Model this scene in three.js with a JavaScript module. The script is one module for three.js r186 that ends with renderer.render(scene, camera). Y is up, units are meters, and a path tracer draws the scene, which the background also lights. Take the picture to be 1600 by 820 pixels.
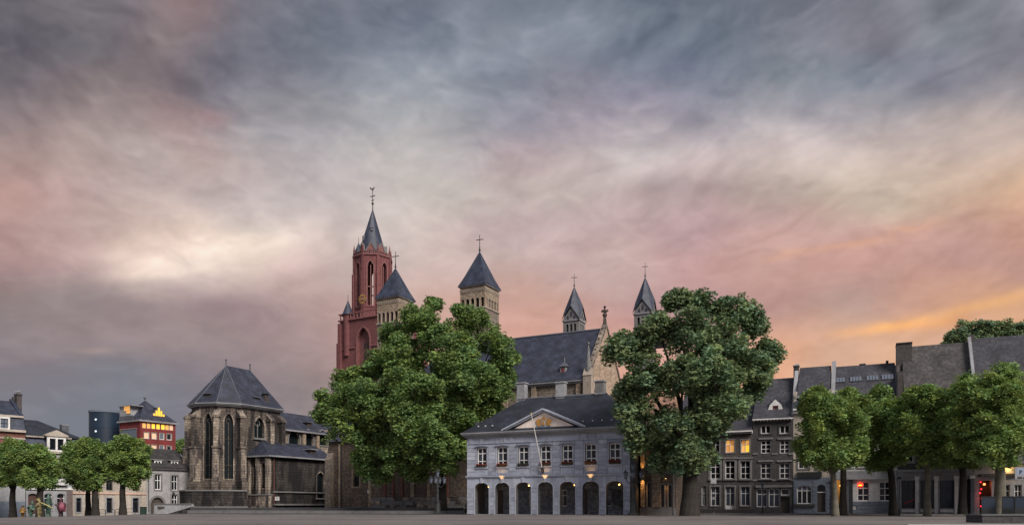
import * as THREE from 'three';
import { mergeGeometries } from 'three/addons/utils/BufferGeometryUtils.js';
import { MarchingCubes } from 'three/addons/objects/MarchingCubes.js';
import { FontLoader } from 'three/addons/loaders/FontLoader.js';
import { TextGeometry } from 'three/addons/geometries/TextGeometry.js';

// ---------- camera, sky, sun, exposure ----------
const F = 1200, CX = 800, HY = 790, CAMH = 0.95;      // focal length and principal point of a 1600x820 frame, eye height
const scene = new THREE.Scene();
const camera = new THREE.PerspectiveCamera(2 * Math.atan(410 / F) * 180 / Math.PI, 1600 / 820, 0.1, 3000);
camera.position.set(0, CAMH, 0);
camera.setViewOffset(1600, 820, 0, -380, 1600, 820);   // a level camera with the lens shifted up
const renderer = new THREE.WebGLRenderer({ antialias: true });
renderer.toneMapping = THREE.LinearToneMapping;
const EXPO = 2.8;                                      // exposed for the buildings
renderer.toneMappingExposure = EXPO;
renderer.shadowMap.enabled = true;

const SUN_DIR = new THREE.Vector3(0.46, 0.64, 0.62).normalize();
const sun = new THREE.DirectionalLight(new THREE.Color().setRGB(1, 0.92, 0.83), 1.5);
sun.position.copy(SUN_DIR).multiplyScalar(200).add(new THREE.Vector3(0, 0, -100));
sun.target.position.set(0, 0, -100);
sun.castShadow = true; sun.shadow.radius = 45; sun.shadow.mapSize.set(4096, 4096);
Object.assign(sun.shadow.camera, { left: -140, right: 140, top: 140, bottom: -140, near: 1, far: 600 });
scene.add(sun, sun.target);

const LK = 1.4 / EXPO;                                  // lamps are set against the exposure
// seeded random numbers and smooth noise
function rng(seed) { let s = seed >>> 0; return () => { s = (s + 0x6D2B79F5) >>> 0; let t = s; t = Math.imul(t ^ (t >>> 15), t | 1); t ^= t + Math.imul(t ^ (t >>> 7), t | 61); return ((t ^ (t >>> 14)) >>> 0) / 4294967296; }; }
const hash3 = (x, y, z) => { let h = Math.imul(x, 374761393) ^ Math.imul(y, 668265263) ^ Math.imul(z, 2147483647 ^ 1274126177); h = Math.imul(h ^ (h >>> 13), 1274126177); h ^= h >>> 16; return (h >>> 0) / 4294967296; };
const sm = (t) => t * t * (3 - 2 * t), mix = (a, b, t) => a + (b - a) * t, clamp = (x, a = 0, b = 1) => Math.min(b, Math.max(a, x));
const step = (a, b, x) => sm(clamp((x - a) / (b - a)));
function noise3(x, y, z) {
  const xi = Math.floor(x), yi = Math.floor(y), zi = Math.floor(z), u = sm(x - xi), v = sm(y - yi), w = sm(z - zi);
  const l = (k) => mix(mix(hash3(xi, yi, zi + k), hash3(xi + 1, yi, zi + k), u), mix(hash3(xi, yi + 1, zi + k), hash3(xi + 1, yi + 1, zi + k), u), v);
  return mix(l(0), l(1), w);
}
const fbm3 = (x, y, z, n = 5) => { let s = 0, a = 0.5, t = 0; for (let i = 0; i < n; i++) { s += a * noise3(x, y, z); t += a; a *= 0.52; x = x * 2.03 + 11.3; y = y * 2.03 + 7.1; z = z * 2.03 + 3.7; } return s / t; };

// the sky: broken dusk cloud, blue grey overhead, rose and orange low on the right; colours by direction
const SKY_X = 100, SKY_Y = [0, 60, 120, 180, 240, 300, 360, 420, 480, 540, 600, 680];
const SKY = [
  [102, 99, 107, 108, 103, 109, 113, 108, 114, 132, 113, 116, 120, 116, 125, 114, 117, 129, 117, 121, 135, 116, 121, 135, 116, 123, 137, 122, 129, 143, 110, 119, 133, 112, 119, 133, 113, 117, 129, 117, 119, 130, 127, 129, 138, 129, 131, 140, 131, 133, 142],
  [104, 100, 109, 106, 102, 110, 113, 108, 114, 125, 113, 117, 116, 115, 126, 115, 119, 131, 124, 129, 143, 126, 133, 147, 132, 139, 151, 132, 139, 153, 112, 121, 136, 112, 121, 135, 112, 117, 129, 127, 129, 140, 120, 119, 130, 133, 137, 146, 121, 121, 132],
  [111, 105, 111, 125, 114, 118, 135, 123, 125, 129, 118, 123, 116, 114, 125, 127, 127, 137, 144, 149, 159, 148, 153, 163, 133, 139, 152, 137, 139, 152, 121, 127, 143, 121, 127, 143, 130, 135, 145, 140, 145, 155, 134, 139, 151, 133, 133, 145, 143, 139, 145],
  [141, 127, 130, 150, 135, 135, 156, 141, 141, 163, 142, 143, 152, 147, 152, 161, 158, 163, 173, 172, 176, 169, 168, 172, 151, 148, 159, 154, 147, 158, 142, 138, 153, 155, 152, 162, 164, 160, 166, 162, 158, 166, 166, 160, 164, 178, 166, 164, 177, 163, 160],
  [167, 143, 139, 174, 155, 151, 176, 161, 158, 182, 163, 160, 188, 175, 174, 178, 170, 172, 191, 185, 184, 192, 184, 184, 183, 166, 168, 193, 178, 178, 197, 186, 186, 205, 189, 189, 204, 188, 185, 206, 190, 185, 195, 178, 171, 198, 178, 168, 204, 179, 164],
  [181, 147, 141, 181, 156, 153, 190, 171, 167, 196, 179, 175, 200, 187, 185, 193, 182, 181, 199, 190, 186, 200, 190, 184, 193, 178, 174, 192, 176, 172, 186, 168, 166, 183, 163, 161, 188, 169, 161, 195, 177, 164, 193, 173, 157, 199, 171, 152, 214, 176, 149],
  [172, 141, 137, 185, 161, 155, 204, 181, 171, 225, 203, 191, 224, 207, 195, 209, 191, 185, 205, 191, 186, 206, 187, 182, 196, 175, 174, 198, 175, 174, 195, 171, 170, 194, 165, 167, 194, 163, 159, 198, 162, 154, 201, 162, 150, 199, 160, 148, 206, 162, 146],
  [172, 143, 141, 192, 165, 161, 225, 203, 191, 234, 214, 204, 225, 205, 193, 208, 183, 177, 192, 173, 168, 207, 182, 175, 197, 173, 167, 196, 169, 165, 195, 167, 162, 195, 158, 155, 194, 154, 145, 199, 156, 146, 195, 154, 144, 193, 152, 142, 197, 156, 142],
  [146, 130, 130, 151, 136, 136, 156, 140, 140, 158, 139, 140, 163, 141, 143, 175, 151, 148, 191, 159, 153, 204, 168, 156, 202, 161, 149, 196, 157, 145, 190, 149, 145, 182, 146, 144, 186, 148, 139, 184, 153, 144, 196, 154, 138, 210, 163, 135, 214, 166, 133],
  [139, 128, 132, 145, 132, 134, 151, 136, 138, 152, 136, 137, 158, 139, 140, 168, 145, 144, 190, 156, 148, 214, 171, 155, 221, 168, 152, 215, 166, 150, 207, 161, 150, 203, 159, 145, 219, 167, 140, 212, 171, 148, 219, 174, 146, 214, 168, 142, 217, 168, 136],
  [127, 122, 130, 127, 122, 130, 125, 125, 133, 133, 125, 132, 145, 132, 135, 152, 135, 134, 185, 154, 149, 214, 171, 154, 222, 170, 149, 222, 170, 146, 218, 166, 149, 221, 169, 144, 225, 169, 137, 216, 173, 147, 220, 174, 144, 219, 172, 140, 219, 170, 137],
  [123, 124, 132, 118, 123, 133, 117, 122, 132, 123, 121, 131, 135, 126, 131, 147, 134, 134, 180, 149, 145, 209, 167, 151, 220, 168, 147, 220, 168, 144, 218, 166, 147, 221, 169, 144, 225, 169, 137, 216, 173, 147, 220, 174, 144, 219, 172, 140, 219, 170, 137],
];
const lin = (c) => { c /= 255; return c <= 0.04045 ? c / 12.92 : Math.pow((c + 0.055) / 1.055, 2.4); };
function skyAt(px, py) {
  const cub = (a, b, c, d, t) => b + 0.5 * t * (c - a + t * (2 * a - 5 * b + 4 * c - d + t * (3 * (b - c) + d - a)));
  const fx = clamp(px / SKY_X, 0, 15.999), i = Math.floor(fx), t = fx - i;
  let j = 0; while (j < SKY_Y.length - 2 && py > SKY_Y[j + 1]) j++;
  const s = clamp((py - SKY_Y[j]) / (SKY_Y[j + 1] - SKY_Y[j])), out = [0, 0, 0];
  for (let c = 0; c < 3; c++) {
    const row = (r) => { r = SKY[clamp(r, 0, SKY.length - 1)]; const g = (k) => r[clamp(k, 0, 16) * 3 + c]; return cub(g(i - 1), g(i), g(i + 1), g(i + 2), t); };
    out[c] = cub(row(j - 1), row(j), row(j + 1), row(j + 2), s);
  }
  return out;
}
{
  const W = 3584, H = 1792, data = new Float32Array(W * H * 4);
  const streak = (x, y, x0, y0, x1, y1, w0, w1) => { const dx = x1 - x0, dy = y1 - y0, L = Math.hypot(dx, dy), t = ((x - x0) * dx + (y - y0) * dy) / (L * L), d = ((x - x0) * dy - (y - y0) * dx) / L, w = mix(w0, w1, clamp(t)); return Math.exp(-d * d / (w * w)) * step(-0.15, 0.15, t) * (1 - step(0.85, 1.2, t)); };
  const blob = (x, y, cx, cy, rx, ry) => Math.exp(-(((x - cx) / rx) ** 2 + ((y - cy) / ry) ** 2));
  for (let r = 0; r < H; r++) {
    const el = ((r + 0.5) / H - 0.5) * Math.PI, sy = Math.sin(el), ce = Math.cos(el);
    for (let q = 0; q < W; q++) {
      const k = (r * W + q) * 4; data[k + 3] = 1;
      if (el < 0) { data[k] = 0.045; data[k + 1] = 0.043; data[k + 2] = 0.045; continue; }
      const az = ((q + 0.5) / W - 0.5) * 2 * Math.PI, dx = Math.cos(az) * ce, dz = Math.sin(az) * ce;
      // angle from straight ahead, folded so that the sky runs on round the back
      const yaw = Math.atan2(dx, -dz);
      const y1 = Math.abs(yaw) < 0.59 ? yaw : Math.sign(yaw) * (0.59 - 0.30 * (1 - Math.exp(-(Math.abs(yaw) - 0.59) / 0.30 * 0.9)));
      let py = HY - F * sy / Math.max(ce, 0.02) / Math.cos(Math.min(0.59, Math.abs(yaw))), px = CX + F * Math.tan(y1);
      // clouds drift: warp and streak the field with noise on the direction itself
      const n1 = fbm3(dx * 5 + 3, sy * 11, dz * 5, 5) - 0.5, n2 = fbm3(dx * 7 + 17, sy * 15 + 5, dz * 7 + 9, 5) - 0.5;
      const wx = px + n1 * 150, wy = py + n2 * 90;
      let c = skyAt(wx, Math.max(wy, 0));
      const ahead = 1 - step(0.62, 0.9, Math.abs(yaw));
      const tilt = 0.34 * step(700, 1300, px), ax = dx * 9, ay = (sy - tilt * dx * 0.8) * 38, azz = dz * 9;
      const st = fbm3(ax + n1 * 3, ay + n2 * 5, azz, 6) - 0.5, puff = fbm3(dx * 24 + n2 * 4, sy * 40 + n1 * 4, dz * 24, 5) - 0.5;
      const low = step(330, 480, py), amp = 15 * (1 - 0.2 * low), bl = 1 - Math.abs(2 * fbm3(dx * 11 + n1 * 2 + 4, sy * 21 + n2 * 3, dz * 11, 5) - 1) * 2.6, lum = st * amp + puff * mix(38, 18, low) + (bl - 0.45) * mix(6, 3, low) + (fbm3(dx * 55 + n1 * 12, (sy - tilt * dx * 0.5) * 120 + n2 * 10, dz * 55, 4) - 0.5) * mix(19, 13, low);
      c = [c[0] + lum * 1.06, c[1] + lum * 1.0, c[2] + lum * 0.96];
      // coloured tufts
      const add = (a, m) => { for (let i = 0; i < 3; i++) c[i] += a[i] * m * ahead; };
      add([26, -2, -6], blob(px + n1 * 60, py + n2 * 60, 345, 172, 30, 15) * 0.5); 
      add([22, 16, 8], blob(wx, wy, 165, 562, 24, 9) * 0.9);
      const os = streak(px + n1 * 30, py + n2 * 46, 1370, 522, 1620, 455, 9, 13) * (0.7 + 1.0 * clamp(st * 3 + 0.3)); add([36, 22, -8], os * 0.8);
      add([30, 8, -22], streak(px + n1 * 30, py + n2 * 40, 1300, 530, 1500, 505, 9, 12) * 0.6);
      add([9, 4, -6], streak(px + n1 * 40, py + n2 * 50, 1190, 402, 1420, 372, 7, 8) * clamp(st * 4 + 0.5) * 1.2);
      add([24, 8, -10], streak(px + n1 * 40, py + n2 * 60, 1400, 360, 1620, 300, 12, 18) * clamp(st * 4 + 0.4));
      add([22, 20, 16], (streak(px + n1 * 50, py + n2 * 50, 190, 412, 480, 362, 18, 22) + streak(px + n1 * 50, py + n2 * 60, 160, 440, 330, 425, 9, 9)) * clamp(st * 5 + 0.45));
      add([-7, -7, -5], streak(px + n1 * 60, py + n2 * 50, 1000, 285, 1260, 300, 18, 22));
      // higher than the frame the blue grey deck goes on, raised a little for fill
      const over = step(0, -420, py);
      for (let i = 0; i < 3; i++) c[i] = mix(c[i], [138, 145, 160][i] + lum * 1.2, over);
      const out = 1 - ahead;                                          // beside and behind: the deck, made brighter to fill the scene with light
      for (let i = 0; i < 3; i++) { c[i] = mix(c[i], mix([160, 155, 162][i], [158, 165, 180][i], step(0.3, 0.7, el)) + lum * 1.3, out * 0.9); data[k + i] = lin(clamp(c[i], 30, 250)) / EXPO; }
    }
  }
  const t = new THREE.DataTexture(data, W, H, THREE.RGBAFormat, THREE.FloatType);
  t.mapping = THREE.EquirectangularReflectionMapping; t.magFilter = THREE.LinearFilter; t.needsUpdate = true;
  scene.background = t; scene.environment = t;
}

// ---------- helpers ----------
const V = (x, y, z) => new THREE.Vector3(x, y, z), RAD = Math.PI / 180;
const names = {};
const numbered = (n) => { const k = names[n] = (names[n] ?? -1) + 1; return k ? n + '_' + String(k).padStart(3, '0') : n; };
// a building's own axes: x along its front, y up, z out of the front; X/Y turn a measured point of the front into metres
class Frame {
  constructor(px, d, deg) { this.o = V((px - CX) / F * d, 0, -d); this.a = deg * RAD; this.c = Math.cos(this.a); this.s = Math.sin(this.a); }
  X(px, z = 0) { const k = (px - CX) / F; return (-k * (this.o.z + this.c * z) - this.o.x + this.s * z) / (this.c + k * this.s); }
  D(x, z = 0) { return -(this.o.z + this.c * z) - this.s * x; }
  Y(px, py, z = 0) { return CAMH + (HY - py) / F * this.D(this.X(px, z), z); }
  put(o, x = 0, y = 0, z = 0) { o.position.set(this.o.x + this.c * x - this.s * z, y, this.o.z + this.s * x + this.c * z); o.rotation.y = -this.a; return o; }
}
function thing(name, label, category, group, at) {
  const o = new THREE.Group(); o.name = numbered(name); o.userData = { label, category }; if (group) o.userData.group = group;
  if (at instanceof Frame) at.put(o); else if (at) o.position.copy(at);
  scene.add(o); return o;
}
function part(parent, name) { const o = new THREE.Group(); o.name = name; parent.add(o); return o; }
function uvm(g) {                                          // uv in metres, by the way each face points
  if (g.index) g = g.toNonIndexed();
  const p = g.attributes.position, uv = new Float32Array(p.count * 2), a = V(), b = V(), c = V(), n = V(), t = V(), q = V();
  for (let i = 0; i < p.count; i += 3) {
    a.fromBufferAttribute(p, i); b.fromBufferAttribute(p, i + 1); c.fromBufferAttribute(p, i + 2);
    n.subVectors(b, a).cross(q.subVectors(c, a)).normalize();
    if (Math.abs(n.y) > 0.985) { t.set(1, 0, 0); q.set(0, 0, 1); } else { t.set(n.z, 0, -n.x).normalize(); q.crossVectors(n, t); if (q.y < 0) q.negate(); }
    [a, b, c].forEach((v, j) => { uv[(i + j) * 2] = v.dot(t); uv[(i + j) * 2 + 1] = v.dot(q); });
  }
  g.setAttribute('uv', new THREE.BufferAttribute(uv, 2));
  for (const k of Object.keys(g.attributes)) if (!['position', 'normal', 'uv'].includes(k)) g.deleteAttribute(k);
  if (!g.attributes.normal) g.computeVertexNormals();
  return g;
}
function mesh(parent, name, geos, material) {
  geos = (Array.isArray(geos) ? geos : [geos]).map(uvm);
  const m = new THREE.Mesh(geos.length > 1 ? mergeGeometries(geos) : geos[0], material);
  m.name = parent === scene ? numbered(name) : name; m.castShadow = m.receiveShadow = true; parent.add(m); return m;
}
const box = (x0, x1, y0, y1, z0, z1) => new THREE.BoxGeometry(Math.abs(x1 - x0), Math.abs(y1 - y0), Math.abs(z1 - z0)).translate((x0 + x1) / 2, (y0 + y1) / 2, (z0 + z1) / 2);
const cyl = (r0, r1, y0, y1, x = 0, z = 0, seg = 12) => new THREE.CylinderGeometry(r1, r0, y1 - y0, seg).translate(x, (y0 + y1) / 2, z);
const ball = (r, x, y, z, seg = 10) => new THREE.SphereGeometry(r, seg, Math.max(6, seg * 0.7 | 0)).translate(x, y, z);
function faces(list) {                                     // flat convex faces, each a ring of points
  const v = []; for (const f of list) for (let i = 1; i < f.length - 1; i++) v.push(...f[0], ...f[i], ...f[i + 1]);
  const g = new THREE.BufferGeometry(); g.setAttribute('position', new THREE.Float32BufferAttribute(v, 3)); g.computeVertexNormals(); return g;
}
function prismX(zy, x0, x1) {                              // an outline in (z, y) drawn out along x
  const s = new THREE.Shape(zy.map(([z, y]) => new THREE.Vector2(-z, y)));
  return new THREE.ExtrudeGeometry(s, { depth: x1 - x0, bevelEnabled: false }).rotateY(Math.PI / 2).translate(x0, 0, 0);
}
function hip(x0, x1, z0, z1, y0, y1, r0, r1, zr = (z0 + z1) / 2) {  // hipped roof with its ridge from r0 to r1
  const a = [x0, y0, z0], b = [x1, y0, z0], c = [x1, y0, z1], d = [x0, y0, z1], e = [r0, y1, zr], f = [r1, y1, zr];
  return faces(r1 - r0 < 0.01 ? [[a, b, e], [b, c, e], [c, d, e], [d, a, e], [a, d, c, b]] : [[a, b, f, e], [b, c, f], [c, d, e, f], [d, a, e], [a, d, c, b]]);
}
function openPts({ x, y, w, h, rise = 0, pointed }, grow = 0) {
  const r = w / 2 + grow, y0 = y - grow, top = y + h + grow, rs = rise ? rise + grow * 0.6 : 0, sp = top - rs, p = [[x - r, y0], [x + r, y0]];
  if (!rise) return [...p, [x + r, top], [x - r, top]].map((q) => new THREE.Vector2(...q));
  const N = 8;
  if (pointed) {
    for (let i = 0; i <= N; i++) { const t = i / N * Math.PI / 3; p.push([x - r + 2 * r * Math.cos(t), sp + rs * Math.sin(t) / 0.8660254]); }
    for (let i = N - 1; i >= 0; i--) { const t = i / N * Math.PI / 3; p.push([x + r - 2 * r * Math.cos(t), sp + rs * Math.sin(t) / 0.8660254]); }
  } else for (let i = 0; i <= 2 * N; i++) { const t = i / (2 * N) * Math.PI; p.push([x + r * Math.cos(t), sp + rs * Math.sin(t)]); }
  return p.map((q) => new THREE.Vector2(...q));
}
function slab(pts, holes, z0, z1) {
  const s = new THREE.Shape(pts); for (const h of holes) s.holes.push(new THREE.Path(h));
  return new THREE.ExtrudeGeometry(s, { depth: z1 - z0, bevelEnabled: false }).translate(0, 0, z0);
}
const rect = (x0, x1, y0, y1) => [[x0, y0], [x1, y0], [x1, y1], [x0, y1]].map((q) => new THREE.Vector2(...q));
const wall = (x0, x1, y0, y1, open = [], th = 0.4, z = 0) => slab(rect(x0, x1, y0, y1), open.map((o) => openPts(o)), z - th, z);
const ring = (o, w, z0, z1) => slab(openPts(o, w), [openPts(o)], z0, z1);
function taper(pts, radii, seg = 8, steps = 10) {          // a tapering limb
  const curve = new THREE.CatmullRomCurve3(pts), N = steps, fr = curve.computeFrenetFrames(N, false), v = [], ix = [];
  for (let i = 0; i <= N; i++) {
    const p = curve.getPoint(i / N), q = i / N * (radii.length - 1), j = Math.min(radii.length - 2, Math.floor(q)), r = mix(radii[j], radii[j + 1], q - j);
    for (let k = 0; k < seg; k++) { const t = k / seg * 2 * Math.PI, c = p.clone().addScaledVector(fr.normals[i], Math.cos(t) * r).addScaledVector(fr.binormals[i], Math.sin(t) * r); v.push(c.x, c.y, c.z); }
  }
  for (let i = 0; i < N; i++) for (let k = 0; k < seg; k++) { const a = i * seg + k, b = i * seg + (k + 1) % seg, c = a + seg, d = b + seg; ix.push(a, b, c, b, d, c); }
  const g = new THREE.BufferGeometry(); g.setAttribute('position', new THREE.Float32BufferAttribute(v, 3)); g.setIndex(ix); g.computeVertexNormals(); return g;
}

// ---------- computed textures: what surfaces are made of ----------
function tile2(seed) { return (x, y, per, perY = per) => { const xi = Math.floor(x), yi = Math.floor(y), u = sm(x - xi), v = sm(y - yi), w = (a) => ((a % per) + per) % per, z = (a) => ((a % perY) + perY) % perY; return mix(mix(hash3(w(xi), z(yi), seed), hash3(w(xi + 1), z(yi), seed), u), mix(hash3(w(xi), z(yi + 1), seed), hash3(w(xi + 1), z(yi + 1), seed), u), v); }; }
function fbmTile(seed) { const n = tile2(seed); return (u, v, per, oct = 5, asp = 1) => { let s = 0, a = 0.5, t = 0, p = per; for (let i = 0; i < oct; i++) { s += a * n(u * p, v * p / asp, p, p / asp); t += a; a *= 0.55; p *= 2; } return s / t; }; }
function texture(metres, fn, N = 512) {                    // fn(u, v in 0..1) -> [r, g, b, height]
  const c = new Uint8Array(N * N * 4), h = new Uint8Array(N * N * 4), avg = [0, 0, 0];
  for (let j = 0; j < N; j++) for (let i = 0; i < N; i++) {
    const q = fn((i + 0.5) / N, (j + 0.5) / N), k = (j * N + i) * 4;
    for (let m = 0; m < 3; m++) { c[k + m] = clamp(q[m]) * 255; avg[m] += clamp(q[m]); }
    h[k] = h[k + 1] = h[k + 2] = clamp(q[3]) * 255; c[k + 3] = h[k + 3] = 255;
  }
  const mk = (d) => { const t = new THREE.DataTexture(d, N, N); t.wrapS = t.wrapT = THREE.RepeatWrapping; t.magFilter = THREE.LinearFilter; t.minFilter = THREE.LinearMipmapLinearFilter; t.generateMipmaps = true; t.repeat.set(1 / metres, 1 / metres); t.needsUpdate = true; return t; };
  return { map: mk(c), bump: mk(h), avg: avg.map((a) => a / N / N) };
}
// courses of pieces: rows of height 1/rows, pieces of about 1/cols wide, jittered
function courses(rows, cols, seed, gap = 0.06, jitter = 0.35) {
  return (u, v) => {
    const r = Math.floor(v * rows), fv = v * rows - r, sh = (r % 2) * 0.5 + (hash3(r, 3, seed) - 0.5) * jitter, x = u * cols + sh, i0 = Math.floor(x);
    let i = i0, e0 = i0 + (hash3((i0 + cols * 8) % cols, r, seed + 1) - 0.5) * jitter, e1;
    if (x < e0) { i = i0 - 1; e1 = e0; e0 = i + (hash3((i + cols * 8) % cols, r, seed + 1) - 0.5) * jitter; }
    else { e1 = i0 + 1 + (hash3((i0 + 1 + cols * 8) % cols, r, seed + 1) - 0.5) * jitter; if (x >= e1) { i = i0 + 1; e0 = e1; e1 = i0 + 2 + (hash3((i0 + 2 + cols * 8) % cols, r, seed + 1) - 0.5) * jitter; } }
    const id = hash3((i + cols * 8) % cols, r, seed + 7), ed = Math.min(fv, 1 - fv, (x - e0) * rows / cols, (e1 - x) * rows / cols);
    return { id, fv, fu: (x - e0) / (e1 - e0), edge: step(0, gap, ed) };
  };
}
const T = {};
{ const f = fbmTile(11), g = fbmTile(12); T.mottle = texture(9, (u, v) => { const a = f(u, v, 4, 6), b = g(u, v, 48, 3), s = 0.62 + 0.5 * (a - 0.5) + 0.28 * (b - 0.5); return [s * 1.02, s, s * 0.98, 0.5 + (b - 0.5) * 0.8]; }); }
{ const k = courses(18, 14, 21, 0.14, 0.6), f = fbmTile(22), g = fbmTile(23); T.rubble = texture(4.6, (u, v) => { const wu = u + (f(u, v, 10, 3) - 0.5) * 0.02, wv = v + (f(v, u, 10, 3) - 0.5) * 0.02, q = k(wu, wv), s = mix(0.34, 0.42 + 0.5 * q.id, q.edge) * (0.75 + 0.5 * g(u, v, 6, 5)), w = hash3(Math.floor(q.id * 991), 1, 5); return [s * (1.02 + 0.1 * w), s * 0.94, s * (0.86 - 0.1 * w), q.edge * (0.4 + 0.5 * q.id)]; }); }
{ const k = courses(20, 18, 31, 0.1, 0.25), f = fbmTile(32), g = fbmTile(33); T.slate = texture(5, (u, v) => { const q = k(u, v), a = f(u, v, 5, 5), s = (0.5 + 0.3 * (q.id - 0.5)) * (0.3 + 1.4 * a) * (0.7 + 0.3 * q.edge), m = step(0.58, 0.72, g(u, v, 7, 4)); return [s * (1 + 0.06 * m), s * (1 + 0.08 * m), s * (1.06 - 0.1 * m), q.fv * 0.5 + 0.4 * q.edge]; }); }
{ const k = courses(18, 24, 41, 0.2, 0.02), f = fbmTile(42); T.pantile = texture(5.2, (u, v) => { const q = k(u, v), a = f(u, v, 5, 6), s = (0.5 + 0.3 * (q.id - 0.5)) * (0.35 + 1.3 * a) * (0.62 + 0.38 * step(0, 0.2, q.fv)), r = 0.5 + 0.5 * Math.sin(q.fu * Math.PI); return [s * 1.03, s, s * 0.98, r * 0.6 + (1 - q.fv) * 0.35]; }); }
{ const k = courses(40, 12, 51, 0.16, 0.05), f = fbmTile(52); T.brick = texture(2.6, (u, v) => { const q = k(u, v), a = f(u, v, 4, 5), s = mix(0.62, 0.36 + 0.4 * q.id, q.edge) * (0.7 + 0.6 * a); return [s, s * 0.96, s * 0.92, q.edge]; }); }
{ const k = courses(22, 12, 61, 0.12, 0.5), f = fbmTile(62), g = fbmTile(63), h = fbmTile(64); T.soot = texture(9, (u, v) => { const q = k(u + (g(u, v, 20, 2) - 0.5) * 0.012, v), a = f(u, v, 12, 6, 4), s = mix(0.26, 0.42 + 0.42 * q.id, q.edge) * (0.7 + 0.6 * g(u, v, 12, 4)), b = step(0.42, 0.64, a + 0.12 * (q.id - 0.5) + 0.18 * (h(u, v, 40, 3) - 0.5)), t = mix(1, 0.16, b * 0.9); return [s * 1.03 * t, s * 0.95 * t, s * mix(0.84, 0.98, b) * t, q.edge * (0.4 + 0.5 * q.id)]; }); }
{ const f = fbmTile(71), g = fbmTile(72); T.bark = texture(2.4, (u, v) => { const a = f(u, v * 0.5 + 0.0, 12, 4), b = step(0.5, 0.58, g(u, v, 6, 4)), s = 0.36 + 0.3 * a + 0.26 * b; return [s * 1.02, s, s * 0.9, a]; }); }
{ const f = fbmTile(81), g = fbmTile(82), k = courses(120, 60, 83, 0.2, 0.3); T.paving = texture(14, (u, v) => { const q = k(u, v), a = f(u, v, 4, 6), b = g(u * 1, v, 90, 2), s = (0.5 + 0.2 * (q.id - 0.5) + 0.75 * (a - 0.5) + 0.2 * (b - 0.5)) * (0.8 + 0.2 * q.edge); return [s * 1.03, s, s * 0.97, q.edge * 0.6 + 0.3 * b]; }, 1024); }
{ const f = fbmTile(91), g = fbmTile(92), h = fbmTile(93); T.stone = texture(6, (u, v) => { const a = f(u, v, 5, 6), b = g(u, v, 64, 3), c = h(u * 1, v, 9, 4), s = 0.6 + 0.32 * (a - 0.5) + 0.2 * (b - 0.5) - 0.1 * step(0.5, 0.75, c); return [s * 1.0, s, s * 1.0, 0.5 + (b - 0.5) * 0.6]; }); }
function M(r, g, b, tex, rough = 0.9, bump = 0.02, extra = {}) {
  const k = tex ? tex.avg : [1, 1, 1], m = new THREE.MeshStandardMaterial({ roughness: rough, metalness: 0, ...extra });
  m.color.setRGB(r / k[0], g / k[1], b / k[2]); if (tex) { m.map = tex.map; m.bumpMap = tex.bump; m.bumpScale = bump; }
  return m;
}
const glow = (r, g, b, k) => { const m = new THREE.MeshStandardMaterial({ roughness: 0.5 }); m.color.setRGB(0.6 * r, 0.6 * g, 0.6 * b); m.emissive.setRGB(r, g, b); m.emissiveIntensity = k * 1.4 / EXPO; return m; };
const pane = (r, g, b, rough = 0.06) => { const m = new THREE.MeshPhysicalMaterial({ roughness: rough, metalness: 0, specularIntensity: 0.55 }); m.color.setRGB(r, g, b); return m; };
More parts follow.
